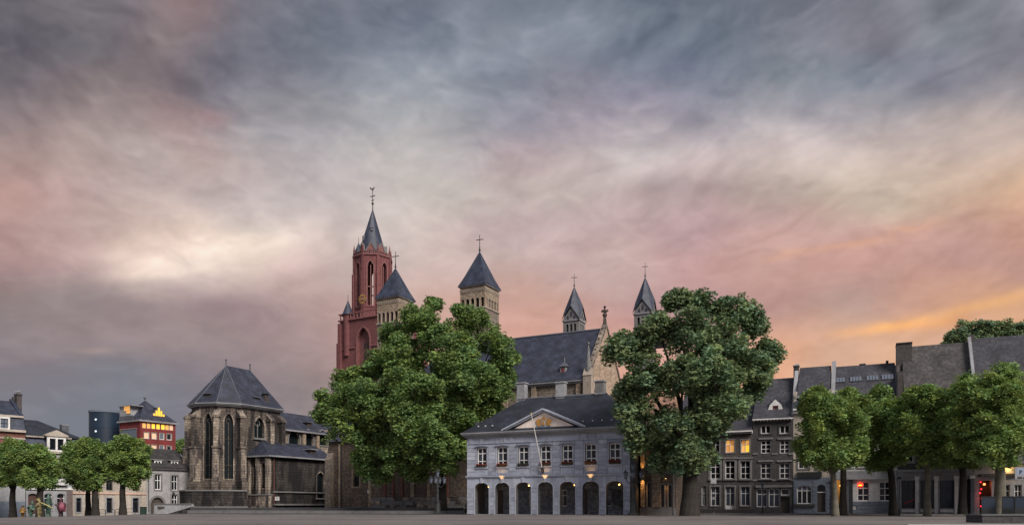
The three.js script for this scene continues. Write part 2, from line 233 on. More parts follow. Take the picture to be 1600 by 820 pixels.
const m_ = {
  white: M(0.68, 0.67, 0.66, T.mottle, 0.6, 0.002), cream: M(0.4, 0.35, 0.3, T.mottle, 0.85, 0.004), palegrey: M(0.28, 0.285, 0.305, T.mottle, 0.85, 0.004), bluegrey: M(0.14, 0.165, 0.21, T.mottle, 0.8, 0.004),
  slate: M(0.025, 0.029, 0.048, T.slate, 0.6, 0.02), slateblue: M(0.027, 0.034, 0.058, T.slate, 0.55, 0.02), slatedark: M(0.015, 0.018, 0.028, T.slate, 0.7, 0.02), tile: M(0.038, 0.037, 0.047, T.pantile, 0.75, 0.025), tilered: M(0.34, 0.19, 0.13, T.pantile, 0.8, 0.05),
  rubble: M(0.2, 0.165, 0.135, T.rubble, 0.95, 0.04), rubbledark: M(0.115, 0.086, 0.068, T.rubble, 0.95, 0.04), rubblewarm: M(0.27, 0.21, 0.155, T.rubble, 0.95, 0.04), soot: M(0.062, 0.051, 0.045, T.soot, 0.95, 0.05), sootblack: M(0.024, 0.02, 0.019, T.soot, 0.95, 0.05), sootlight: M(0.15, 0.124, 0.106, T.soot, 0.95, 0.04),
  red: M(0.165, 0.058, 0.06, T.brick, 0.9, 0.01), redlight: M(0.21, 0.09, 0.088, T.brick, 0.9, 0.01), redwall: M(0.17, 0.026, 0.026, T.mottle, 0.85, 0.004), brickdark: M(0.06, 0.056, 0.06, T.brick, 0.9, 0.01), brickbrown: M(0.075, 0.066, 0.064, T.brick, 0.9, 0.01), brickred: M(0.17, 0.07, 0.055, T.brick, 0.9, 0.01),
  ashlar: [M(0.345, 0.375, 0.455, T.stone, 0.85, 0.01), M(0.3, 0.328, 0.405, T.stone, 0.85, 0.01), M(0.385, 0.41, 0.485, T.stone, 0.85, 0.01), M(0.335, 0.355, 0.425, T.stone, 0.85, 0.01)], joint: M(0.1, 0.1, 0.112, T.mottle, 0.95, 0.01),
  sandstone: M(0.32, 0.27, 0.225, T.stone, 0.9, 0.01), goldstone: M(0.34, 0.255, 0.19, T.rubble, 0.9, 0.01), greystone: M(0.17, 0.165, 0.165, T.stone, 0.9, 0.01), lead: M(0.1, 0.105, 0.125, T.mottle, 0.5, 0.003), gutter: M(0.25, 0.25, 0.265, T.mottle, 0.5, 0.002),
  iron: M(0.025, 0.027, 0.03, null, 0.5), irongrey: M(0.09, 0.095, 0.1, null, 0.5), gilt: M(0.75, 0.47, 0.13, null, 0.35, 0, { metalness: 0.6 }), wood: M(0.05, 0.04, 0.035, T.mottle, 0.6, 0.002), dark: M(0.04, 0.038, 0.04, T.mottle, 0.8, 0.003),
  navy: M(0.009, 0.022, 0.045, T.mottle, 0.5, 0.003), bark: M(0.028, 0.024, 0.02, T.bark, 0.95, 0.05), barkpale: M(0.14, 0.128, 0.1, T.bark, 0.95, 0.03), paving: M(0.132, 0.115, 0.108, T.paving, 0.75, 0.006), kerb: M(0.15, 0.148, 0.15, T.stone, 0.85, 0.01), roadstrip: M(0.055, 0.054, 0.058, T.paving, 0.8, 0.006),
  glass: pane(0.01, 0.012, 0.017), glassblue: pane(0.04, 0.052, 0.075, 0.12), glasspale: pane(0.13, 0.15, 0.19, 0.3), leaded: pane(0.006, 0.01, 0.012, 0.3), glowwarm: glow(1, 0.5, 0.13, 0.42), litdim: glow(1, 0.42, 0.1, 0.24), glowgold: glow(1, 0.58, 0.05, 0.75), glowpale: glow(1, 0.6, 0.36, 0.32),
};

// ---------- windows ----------
// o: opening in the wall; a group with a frame, one pane mesh for each light, and stone trim if asked
function win(parent, o, { z = -0.16, cols = 2, rows = [0.33, 0.33, 0.34], bar = 0.07, frame = m_.white, glass = m_.glass, trim, trimW = 0.18, trimOut = 0.05, sill, name = 'window', panel = 0 } = {}) {
  const g = part(parent, name), { x, y, w, h } = o, fr = [slab(openPts(o), [openPts({ ...o, x, y: y + bar, w: w - 2 * bar, h: h - 2 * bar, rise: o.rise ? o.rise - bar * 0.5 : 0 })], z - 0.08, z)];
  let yy = y + panel * h;
  if (panel) mesh(g, 'panel', box(x - w / 2 + bar, x + w / 2 - bar, y + bar, yy, z - 0.07, z - 0.02), frame);
  const H = h - panel * h, tot = rows.reduce((a, b) => a + b, 0), cw = w / cols;
  rows.slice().reverse().forEach((f, r) => {
    const hh = f / tot * H;
    for (let c = 0; c < cols; c++) {
      const gl = Array.isArray(glass) ? glass[(c + r * cols) % glass.length] : glass;
      mesh(g, 'pane', box(x - w / 2 + c * cw + 0.02, x - w / 2 + (c + 1) * cw - 0.02, yy + 0.015, yy + hh - 0.015, z - 0.06, z - 0.045), gl);
    }
    if (r < rows.length - 1 || panel) fr.push(box(x - w / 2 + bar, x + w / 2 - bar, yy + (r < rows.length - 1 ? hh : 0) - bar * 0.45, yy + (r < rows.length - 1 ? hh : 0) + bar * 0.45, z - 0.075, z - 0.004));
    yy += hh;
  });
  for (let c = 1; c < cols; c++) fr.push(box(x - w / 2 + c * cw - bar * 0.45, x - w / 2 + c * cw + bar * 0.45, y + panel * h + bar, y + h - bar * 0.8, z - 0.077, z - 0.002));
  mesh(g, 'frame', fr, frame);
  if (trim) mesh(g, 'surround', ring(o, trimW, -0.02, trimOut), trim);
  if (sill) mesh(g, 'sill', box(x - w / 2 - 0.2, x + w / 2 + 0.2, y - 0.16, y - 0.003, -0.1, 0.14), sill);
  return g;
}
const opn = (fr, px, y1, y2, wpx, extra = {}) => { const x = fr.X(px), y = fr.Y(px, y2); return { x, y, w: fr.X(px + wpx / 2) - fr.X(px - wpx / 2), h: fr.Y(px, y1) - y, ...extra }; };
// a plain house shell: front wall with openings, sides, back; gable ends if the roof is a ridge along x
function shell(g, x0, x1, H, depth, open, material, { base = 0, ridge = 0, th = 0.35 } = {}) {
  const geos = [wall(x0, x1, base, H, open, th)];
  const side = (xa, xb) => prismX(ridge ? [[-th - 0.002, base], [-depth, base], [-depth, H], [-depth / 2, ridge], [-th - 0.002, H + (ridge - H) * th * 2 / depth]] : [[-th - 0.002, base], [-depth, base], [-depth, H], [-th - 0.002, H]], xa, xb);
  geos.push(side(x0, x0 + th), side(x1 - th, x1), box(x0 + th + 0.002, x1 - th - 0.002, base, H, -depth, -depth + th));
  return mesh(g, 'wall', geos, material);
}
const chevron = (x0, x1, eY, rY, depth, ov = 0.35, th = 0.22) => { const k = (rY - eY) / (depth / 2), e = eY - k * ov; return prismX([[ov, e], [ov, e + th], [-depth / 2, rY + th], [-depth - ov, e + th], [-depth - ov, e], [-depth / 2, rY]], x0, x1); };

// ---------- the setting: square, road, pavements ----------
const setting = (o, name) => { o.name = name; o.userData = { kind: 'structure' }; return o; };
const groundY = (x) => -0.8 * step(-38, -68, x);
{ const g = new THREE.PlaneGeometry(2400, 2400, 400, 1).rotateX(-Math.PI / 2).translate(0, 0, -300), p = g.attributes.position; for (let i = 0; i < p.count; i++) p.setY(i, groundY(p.getX(i))); g.computeVertexNormals(); setting(mesh(scene, 'square', g, m_.paving), 'square'); }
function at3(px, d) { const x = (px - CX) / F * d; return V(x, groundY(x), -d); }
const strip = (P, Q, up, th = 0.3, n = 40) => { const f = []; for (let i = 0; i < n; i++) { const pt = (A, t, dy) => { const x = mix(A[0][0], A[1][0], t), z = mix(A[0][1], A[1][1], t); return [x, groundY(x) + dy, z]; }, t0 = i / n, t1 = (i + 1) / n; f.push([pt(P, t0, up), pt(P, t1, up), pt(Q, t1, up), pt(Q, t0, up)], [pt(P, t0, up - th), pt(P, t1, up - th), pt(P, t1, up), pt(P, t0, up)]); } return faces(f); };
const gp = (px, d) => [(px - CX) / F * d, -d];
const flat = (pts, y0, y1) => { const s = new THREE.Shape(pts.map(([px, d]) => new THREE.Vector2((px - CX) / F * d, d))); return new THREE.ExtrudeGeometry(s, { depth: y1 - y0, bevelEnabled: false }).rotateX(-Math.PI / 2).translate(0, y0, 0); };
setting(mesh(scene, 'road', [strip([gp(-120, 84), gp(300, 87)], [gp(-120, 96), gp(300, 99)], 0.006, 0.005), strip([gp(300, 87), gp(735, 80)], [gp(300, 99), gp(735, 90)], 0.006, 0.005)], m_.roadstrip), 'road');
setting(mesh(scene, 'church_terrace', flat([[292, 99.5], [726, 90.5], [726, 135], [180, 175]], -1.2, 0.34), m_.kerb), 'church_terrace');
setting(mesh(scene, 'church_terrace_upper', flat([[296, 102.5], [724, 93.5], [724, 135], [190, 175]], 0.2, 0.68), m_.roadstrip), 'church_terrace_upper');
const HW = new Frame(730, 84, 25), RW = new Frame(1100, 88, 25), LH = new Frame(0, 98, -50);
setting(RW.put(mesh(scene, 'pavement_right', [box(-4, 40, -0.2, 0.13, 0, 4.5)], m_.roadstrip)), 'pavement_right');
setting(RW.put(mesh(scene, 'kerb_right', [box(-4, 40, -0.2, 0.15, 4.503, 4.75)], m_.kerb)), 'kerb_right');
setting(mesh(scene, 'pavement_left', [(() => { const w = (x, z) => [LH.o.x + LH.c * x - LH.s * z, LH.o.z + LH.s * x + LH.c * z]; return strip([w(-8, 3.2), w(42, 3.2)], [w(-8, -0.5), w(42, -0.5)], 0.13); })()], m_.kerb), 'pavement_left');
setting(mesh(scene, 'painted_line', flat([[1420, 38.2], [1700, 38.2], [1700, 38.8], [1420, 38.8]], 0, 0.006), M(0.6, 0.6, 0.58, T.mottle, 0.8, 0.002)), 'painted_line');

// ---------- guardhouse with arcade ----------
const keyX = [];
{
  const g = thing('guardhouse', 'two storey grey stone guardhouse with seven arches and a pediment', 'building', null, HW);
  const W = HW.X(985), H = 8.35, DEP = 11, Rn = rng(5);
  const cx = [753, 785, 818, 852.5, 887, 923.5, 961].map((p) => HW.X(p)), aw = [1.72, 1.72, 1.76, 1.72, 1.74, 1.78, 1.82];
  const arches = cx.map((x, i) => ({ x, y: 0.02, w: aw[i], h: 3.42, rise: 0.62 })), wins = cx.map((x) => ({ x, y: 5.12, w: 1.16, h: 2.12, rise: 0.16 }));
  cx.forEach((x) => keyX.push(x));
  mesh(g, 'wall', [slab(rect(0, W, 0.01, 4.05), arches.map((o) => openPts(o)), -0.6, 0), wall(0, W, 4.05, H, wins, 0.6), box(0, 0.6, 0.01, H, -DEP, -0.602), box(W - 0.6, W, 0.01, H, -DEP, -0.602), box(0.6, W - 0.6, 0.01, H, -DEP, -DEP + 0.5)], m_.joint);
  // ashlar blocks, laid in courses between the openings
  const blocks = (x0, x1, y0, y1, len, off) => {
    const n = Math.max(1, Math.round((x1 - x0) / len)); let a = x0;
    for (let i = 0; i < n; i++) {
      const b = i === n - 1 ? x1 : x0 + (x1 - x0) * (i + 1 + (n > 1 ? off : 0)) / n, t = 0.055 + Rn() * 0.018;
      const q = uvm(box(a + 0.012, b - 0.012, y0 + 0.012, y1 - 0.012, 0.001, t)), uv = q.attributes.uv, du = Rn() * 6, dv = Rn() * 6;
      for (let k = 0; k < uv.count; k++) uv.setXY(k, uv.getX(k) + du, uv.getY(k) + dv);
      const m = new THREE.Mesh(q, m_.ashlar[Math.floor(Rn() * 4)]); m.name = 'stone_block'; m.castShadow = m.receiveShadow = true; g.add(m); a = b;
    }
  };
  const pier = []; let last = 0; for (let i = 0; i < 7; i++) { pier.push([last, cx[i] - aw[i] / 2 - 0.1]); last = cx[i] + aw[i] / 2 + 0.1; } pier.push([last, W]);
  for (let c = 0; c < 6; c++) for (const [a, b] of pier) blocks(a, b, 0.03 + c * 0.46, 0.03 + (c + 1) * 0.46, 1.2, 0);
  // spandrels above the arches, cut round them
  for (let i = 0; i < 7; i++) {
    const x0 = i ? (cx[i - 1] + cx[i]) / 2 : 0, x1 = i < 6 ? (cx[i] + cx[i + 1]) / 2 : W, o = arches[i], r = o.w / 2 + 0.1, rs = 0.72, sp = o.y + o.h + 0.1 - rs;
    const half = (s, xe) => { const p = [new THREE.Vector2(xe - s * 0.008, 2.8), new THREE.Vector2(xe - s * 0.008, 3.94)]; p.push(new THREE.Vector2(cx[i] + s * 0.16, 3.94)); for (let k = 0; k <= 10; k++) { const t = Math.PI / 2 * (1 - k / 10) - 0.16 * (1 - k / 10); p.push(new THREE.Vector2(cx[i] + s * r * Math.cos(t), sp + rs * Math.sin(t))); } p.push(new THREE.Vector2(cx[i] + s * r, 2.8)); return slab(p, [], 0.001, 0.06); };
    mesh(g, 'spandrel_stone', half(-1, x0), m_.ashlar[i % 4]); mesh(g, 'spandrel_stone', half(1, x1), m_.ashlar[(i + 2) % 4]);
    mesh(g, 'arch_ring', ring({ ...o }, 0.098, -0.05, 0.085), m_.ashlar[2]);
    mesh(g, 'keystone', slab([[-0.13, 3.4], [0.13, 3.4], [0.19, 3.93], [-0.19, 3.93]].map(([x, y]) => new THREE.Vector2(cx[i] + x, y)), [], 0.001, 0.14), m_.ashlar[2]);
  }
  mesh(g, 'belt_course', [box(-0.1, W + 0.1, 3.95, 4.07, 0.001, 0.15), box(-0.15, W + 0.15, 4.07, 4.17, 0.001, 0.22)], m_.ashlar[2]);
  // upper storey: pilaster strips between windows, aprons below them
  const bay = []; last = 0; for (let i = 0; i < 7; i++) { bay.push([last, cx[i] - 0.8]); last = cx[i] + 0.8; } bay.push([last, W]);
  for (let c = 0; c < 8; c++) bay.forEach(([a, b], i) => blocks(a, b, 4.19 + c * 0.43, 4.19 + (c + 1) * 0.43, i === 0 || i === 7 ? 0.8 : 0.95, c % 2 ? 0.12 : -0.12));
  cx.forEach((x, i) => {
    mesh(g, 'apron_panel', [box(x - 0.78, x + 0.78, 4.2, 5.0, 0.001, 0.03), box(x - 0.55, x + 0.55, 4.32, 4.9, 0.03, 0.055)], m_.ashlar[i % 4]);
    for (const s of [-1, 1]) mesh(g, 'jamb_stone', box(x + s * 0.615, x + s * 0.785, 5.13, 7.3, 0.001, 0.05), m_.ashlar[(i + 1) % 4]);
    mesh(g, 'lintel_stone', slab([...openPts({ x, y: 7.1, w: 1.2, h: 0.14, rise: 0.1 }).slice(2), new THREE.Vector2(x - 0.78, 7.1), new THREE.Vector2(x - 0.78, 7.62), new THREE.Vector2(x + 0.78, 7.62), new THREE.Vector2(x + 0.78, 7.1)], [], 0.001, 0.04), m_.ashlar[(i + 3) % 4]);
    const hood = []; for (let k = 0; k <= 10; k++) { const t = (k / 10 - 0.5) * 1.9; hood.push(new THREE.Vector2(x + t * 0.86, 7.5 - t * t * 0.13)); } for (let k = 10; k >= 0; k--) { const t = (k / 10 - 0.5) * 1.9; hood.push(new THREE.Vector2(x + t * 0.86, 7.4 - t * t * 0.13)); }
    mesh(g, 'hood_mould', slab(hood, [], 0.001, 0.2), m_.ashlar[1]);
    win(g, wins[i], { z: -0.12, rows: [0.3, 0.4, 0.3], bar: 0.105, glass: [m_.glass, m_.glass, m_.glassblue, m_.glass, m_.glass], sill: m_.ashlar[2] });
  });
  mesh(g, 'frieze', [box(-0.02, W + 0.02, 7.64, 7.74, 0.001, 0.13), box(0, W, 7.74, 8.3, 0.001, 0.04)], m_.ashlar[0]);
  const px0 = HW.X(790), px1 = HW.X(913), pm = HW.X(850.5);
  for (const x of [0.5, px0 - 0.1, px0 + 0.7, px1 - 0.7, px1 + 0.1, W - 0.5, cx[0], cx[1], cx[5] + 0.3]) mesh(g, 'frieze_bracket', [box(x - 0.2, x + 0.2, 7.76, 8.29, 0.041, 0.12)], m_.ashlar[3]);
  mesh(g, 'cornice', [box(-0.2, W + 0.2, 8.3, 8.45, -DEP - 0.2, 0.22), box(-0.35, W + 0.35, 8.45, 8.6, -DEP - 0.35, 0.36), box(-0.5, W + 0.5, 8.6, 8.72, -DEP - 0.5, 0.5), box(-0.55, W + 0.55, 8.72, 8.86, -DEP - 0.55, 0.56)], m_.gutter);
  const hR = 13.1, zr = -DEP / 2 - 0.3, r0 = HW.X(817, zr), r1 = HW.X(949, zr);
  mesh(g, 'roof', hip(-0.5, W + 0.5, 0.52, -DEP - 0.5, 8.862, hR, r0, r1, zr), m_.slatedark);
  mesh(g, 'ridge_cap', cyl(0.13, 0.13, r0, r1, 0, 0, 8).rotateZ(-Math.PI / 2).translate(0, hR, zr), m_.lead);
  // small snow hooks along the slates
  const hook = box(-0.06, 0.06, 0, 0.1, -0.05, 0.05); for (const p of [746, 757, 768, 910, 925, 940, 955]) mesh(g, 'roof_hook', hook.clone().translate(HW.X(p), 9.55, -0.22), m_.white);
  // pediment
  const py = 8.87, pa = 10.95, pd = px1 - px0, q = (x, y) => new THREE.Vector2(x, y);
  mesh(g, 'tympanum', slab([q(px0 + 0.5, py), q(px1 - 0.5, py), q(pm, pa - 0.25)], [], 0.02, 0.1), M(0.82, 0.71, 0.64, T.stone, 0.9, 0.004));
  const rake = (xa, ya, xb, yb, w, z0, z1) => { const l = Math.hypot(xb - xa, yb - ya), nx = -(yb - ya) / l * w, ny = (xb - xa) / l * w; return slab([q(xa, ya), q(xb, yb), q(xb + nx, yb + ny), q(xa + nx, ya + ny)], [], z0, z1); };
  mesh(g, 'pediment_moulding', [rake(px0, py, pm, pa - 0.2, 0.16, -0.6, 0.36), rake(px0 - 0.25, py + 0.04, pm, pa - 0.02, 0.14, -0.6, 0.52), rake(pm, pa - 0.2, px1, py, 0.16, -0.6, 0.362), rake(pm, pa - 0.02, px1 + 0.25, py + 0.04, 0.14, -0.6, 0.522)], m_.ashlar[2]);
  mesh(g, 'pediment_roof', faces([[[px0 - 0.2, py + 0.1, 0.3], [pm, pa + 0.1, 0.3], [pm, pa + 0.1, -3.4], [px0 - 0.2, py + 0.1, -0.2]], [[pm, pa + 0.1, 0.3], [px1 + 0.2, py + 0.1, 0.3], [px1 + 0.2, py + 0.1, -0.2], [pm, pa + 0.1, -3.4]]]), m_.slatedark);
  // coat of arms: two lions holding a crowned shield above a blue ribbon
  const arms = part(g, 'coat_of_arms'), gold = M(0.5, 0.26, 0.06, T.mottle, 0.6, 0.01), pale = M(0.42, 0.4, 0.42, T.mottle, 0.6, 0.01), blue = M(0.1, 0.2, 0.36, T.mottle, 0.7, 0.01);
  const ex = (p, z0, z1) => new THREE.ExtrudeGeometry(new THREE.Shape(p.map(([x, y]) => q(pm + x, 9.0 + y))), { depth: z1 - z0, bevelEnabled: true, bevelSize: 0.02, bevelThickness: 0.02, bevelSegments: 1 }).translate(0, 0, z0);
  mesh(arms, 'shield', ex([[-0.26, 0.85], [0.26, 0.85], [0.26, 0.45], [0.15, 0.25], [0, 0.16], [-0.15, 0.25], [-0.26, 0.45]], 0.1, 0.19), pale);
  mesh(arms, 'shield_lion', ex([[-0.12, 0.35], [0.1, 0.32], [0.14, 0.5], [0.06, 0.72], [-0.06, 0.76], [-0.1, 0.6]], 0.2, 0.25), gold);
  mesh(arms, 'crown', [ex([[-0.2, 0.9], [0.2, 0.9], [0.24, 1.08], [0.12, 1.02], [0.06, 1.14], [0, 1.04], [-0.06, 1.14], [-0.12, 1.02], [-0.24, 1.08]], 0.1, 0.2), ball(0.06, pm, 10.22, 0.16, 8)], gold);
  for (const s of [-1, 1]) mesh(arms, 'lion', [ex([[0.32, 0.22], [0.46, 0.22], [0.5, 0.42], [0.6, 0.22], [0.76, 0.22], [0.7, 0.5], [0.8, 0.6], [0.86, 0.85], [0.78, 0.9], [0.74, 0.7], [0.66, 0.8], [0.62, 1.0], [0.5, 1.04], [0.4, 0.94], [0.44, 0.82], [0.3, 0.84], [0.28, 0.74], [0.44, 0.68], [0.3, 0.56], [0.3, 0.48], [0.46, 0.54], [0.42, 0.38]].map(([x, y]) => [s * x, y]), 0.1, 0.2)], gold);
  mesh(arms, 'ribbon', [ex([[-0.85, 0.02], [-0.5, 0.12], [0, 0.02], [0.5, 0.12], [0.85, 0.02], [0.8, 0.2], [0.5, 0.24], [0, 0.14], [-0.5, 0.24], [-0.8, 0.2]], 0.1, 0.17)], blue);
  // chimneys
  for (const [p, y1, w, zz] of [[816, 600, 0.95, zr - 0.1], [877, 599, 1.0, zr - 0.1], [938.5, 597, 1.0, zr - 0.2]]) {
    const x = HW.X(p, zz), t = HW.Y(p, y1, zz), c = part(g, 'chimney');
    mesh(c, 'stack', box(x - w / 2, x + w / 2, hR - 0.7, t, zz - 0.45, zz + 0.45), p > 930 ? m_.greystone : m_.palegrey);
    mesh(c, 'cap', box(x - w / 2 - 0.09, x + w / 2 + 0.09, t, t + 0.14, zz - 0.54, zz + 0.54), m_.palegrey); mesh(c, 'collar', box(x - w / 2 - 0.07, x + w / 2 + 0.07, hR - 0.05, hR + 0.1, zz - 0.52, zz + 0.52), m_.palegrey);
  }
  // hatch on the left roof slope
  mesh(g, 'roof_hatch', box(-0.15, 0.55, 9.35, 9.85, -3.2, -2.3).rotateZ(0).translate(0.25, 0.35, 0.6), m_.lead);
  // arcade inside
  mesh(g, 'arcade_floor', box(0.6, W - 0.6, 0.01, 0.05, -3.0, -0.61), m_.kerb);
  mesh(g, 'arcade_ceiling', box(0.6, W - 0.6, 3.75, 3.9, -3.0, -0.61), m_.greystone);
  const inner = [[0, 'door', 1.5], [1, 'win'], [2, 'win'], [3, 'win'], [4, 'door', 1.6], [5, 'win'], [6, 'win']].map(([i, k]) => k === 'door' ? { k, x: cx[i] + 0.55, y: 0.06, w: 1.15, h: 2.6 } : { k, x: cx[i] + (i < 3 ? -0.2 : 0.75), y: 0.9, w: 1.0, h: 1.75 });
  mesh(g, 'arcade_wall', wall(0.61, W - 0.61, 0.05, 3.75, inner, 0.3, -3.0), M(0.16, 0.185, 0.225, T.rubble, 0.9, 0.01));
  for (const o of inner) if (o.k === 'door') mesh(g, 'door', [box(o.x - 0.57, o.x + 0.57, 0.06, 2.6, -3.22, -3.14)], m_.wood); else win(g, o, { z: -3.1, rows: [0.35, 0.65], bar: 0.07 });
}
// window boxes on the sills, lanterns in the arcade, uplights on the keystones, flagpole
{
  const geos = [], R2 = rng(77); const petal = () => faces([[[-0.055, 0, 0], [0, -0.05, 0.02], [0.055, 0, 0], [0, 0.05, 0.02]]]);
  const fl = []; for (let i = 0; i < 170; i++) fl.push(petal().rotateX(R2() * 3).rotateY(R2() * 6).translate((R2() - 0.5) * 1.2, 0.1 + R2() * 0.2 - Math.abs(R2() - 0.5) * 0.12, (R2() - 0.35) * 0.3));
  const lf = []; for (let i = 0; i < 110; i++) lf.push(petal().scale(1.3, 1.3, 1.3).rotateX(R2() * 3).rotateY(R2() * 6).translate((R2() - 0.5) * 1.16, 0.02 + R2() * 0.2, (R2() - 0.4) * 0.3));
  const flowers = mergeGeometries(fl.map(uvm)), leaves = mergeGeometries(lf.map(uvm)), trough = uvm(box(-0.55, 0.55, -0.06, 0.1, -0.12, 0.12));
  const rm = M(0.34, 0.03, 0.035, null, 0.8), rm2 = M(0.4, 0.07, 0.03, null, 0.8), gm = M(0.04, 0.07, 0.03, null, 0.8), tm = M(0.06, 0.05, 0.045, null, 0.8);
  const lab = ['flower box with red geraniums under the leftmost guardhouse window', 'flower box with orange red geraniums on the second guardhouse window sill from left', 'sparse dark flower box on the third guardhouse window sill from left', 'flower box on the middle guardhouse window sill behind the flagpole', 'flower box with red blooms on the third guardhouse window sill from right', 'flower box with orange blooms on the second guardhouse window sill from right', 'full crimson flower box under the rightmost guardhouse window beside the tree'];
  keyX.forEach((x, i) => {
    const g = thing('flower_box', lab[i], 'flower box', 'flower boxes on the guardhouse sills'); HW.put(g, x, 5.2, 0.1);
    const add = (n, ge, m, s = 1) => { const k = new THREE.Mesh(ge, m); k.name = n; k.castShadow = k.receiveShadow = true; k.scale.y = s; g.add(k); return k; };
    add('trough', trough, tm); add('foliage', leaves, gm).userData.kind = 'stuff'; if (i !== 2) add('blossoms', flowers, i === 1 || i === 5 ? rm2 : rm, i === 6 ? 1.2 : 1).userData.kind = 'stuff'; else add('blossoms', flowers, M(0.12, 0.03, 0.04, null, 0.8), 0.6).userData.kind = 'stuff';
  });
  const ll = ['lit lantern hanging in the leftmost arch of the guardhouse', 'lit lantern hanging in the third arch from left', 'lit lantern hanging in the third arch from right', 'lit lantern hanging in the rightmost arch of the guardhouse'];
  [[763.5, 760.5], [826.5, 758.5], [898, 757.5], [968, 757]].forEach(([px, py], i) => {
    const z = -0.35, x = HW.X(px, z), y = HW.Y(px, py, z), g = thing('arcade_lantern', ll[i], 'lantern', 'lit lanterns in the guardhouse arcade'); HW.put(g, x, y, z);
    mesh(g, 'bulb', ball(0.085, 0, 0, 0, 8), glow(1, 0.55, 0.14, 5)); mesh(g, 'cap', [cyl(0.18, 0.03, 0.14, 0.26, 0, 0, 6), cyl(0.015, 0.015, 0.26, 0.4)], m_.iron);
    mesh(g, 'cage', [0, 1, 2, 3, 4, 5].map((k) => box(-0.008, 0.008, -0.18, 0.14, -0.008, 0.008).translate(0.14, 0, 0).rotateY(k * Math.PI / 3)), m_.iron);
    mesh(g, 'bracket', box(0, 0.42, 0.38, 0.42, -0.02, 0.02), m_.iron);
    const p = new THREE.PointLight(new THREE.Color().setRGB(1, 0.55, 0.2), LK * (0.5)); p.castShadow = true; p.shadow.radius = 4; g.add(p);
  });
  const kl = ['small wall uplight on the keystone of the second arch from left', 'small wall uplight on the keystone of the middle arch', 'small wall uplight on the keystone of the second arch from right'];
  [1, 3, 5].forEach((i, j) => {
    const g = thing('wall_uplight', kl[j], 'wall light', 'uplights on the guardhouse keystones'); HW.put(g, keyX[i], 3.5, 0.14);
    mesh(g, 'housing', [cyl(0.05, 0.08, -0.2, -0.06, 0, 0.45), box(-0.03, 0.03, -0.18, -0.1, 0.002, 0.42)], m_.irongrey);
    mesh(g, 'lamp_glass', cyl(0.07, 0.07, -0.058, -0.045, 0, 0.45), glow(1, 0.6, 0.2, 0.8));
    const s = new THREE.SpotLight(new THREE.Color().setRGB(1, 0.5, 0.14), LK * (5.5), 0, 0.55, 1); s.position.set(0, -0.02, 0.45); s.target.position.set(0, 1.05, -0.12); s.castShadow = true; g.add(s, s.target);
  });
  const f = thing('flagpole', 'slanting white flagpole on the middle of the guardhouse front', 'flagpole');
  HW.put(f, 0, 0, 0); const a = V(HW.X(849), 4.72, 0.3), b = V(HW.X(830, 2.6), HW.Y(830, 646, 2.6), 2.6);
  mesh(f, 'pole', taper([a, a.clone().lerp(b, 0.5), b], [0.075, 0.06, 0.045], 8, 6), m_.white);
  mesh(f, 'bracket', [cyl(0.13, 0.13, -0.2, 0.25).rotateX(0.5).translate(a.x, a.y, a.z - 0.02), box(a.x - 0.12, a.x + 0.12, a.y - 0.35, a.y + 0.05, 0.06, 0.22)], m_.iron); mesh(f, 'pole_tip', ball(0.09, b.x, b.y, b.z, 8), m_.gilt);
}
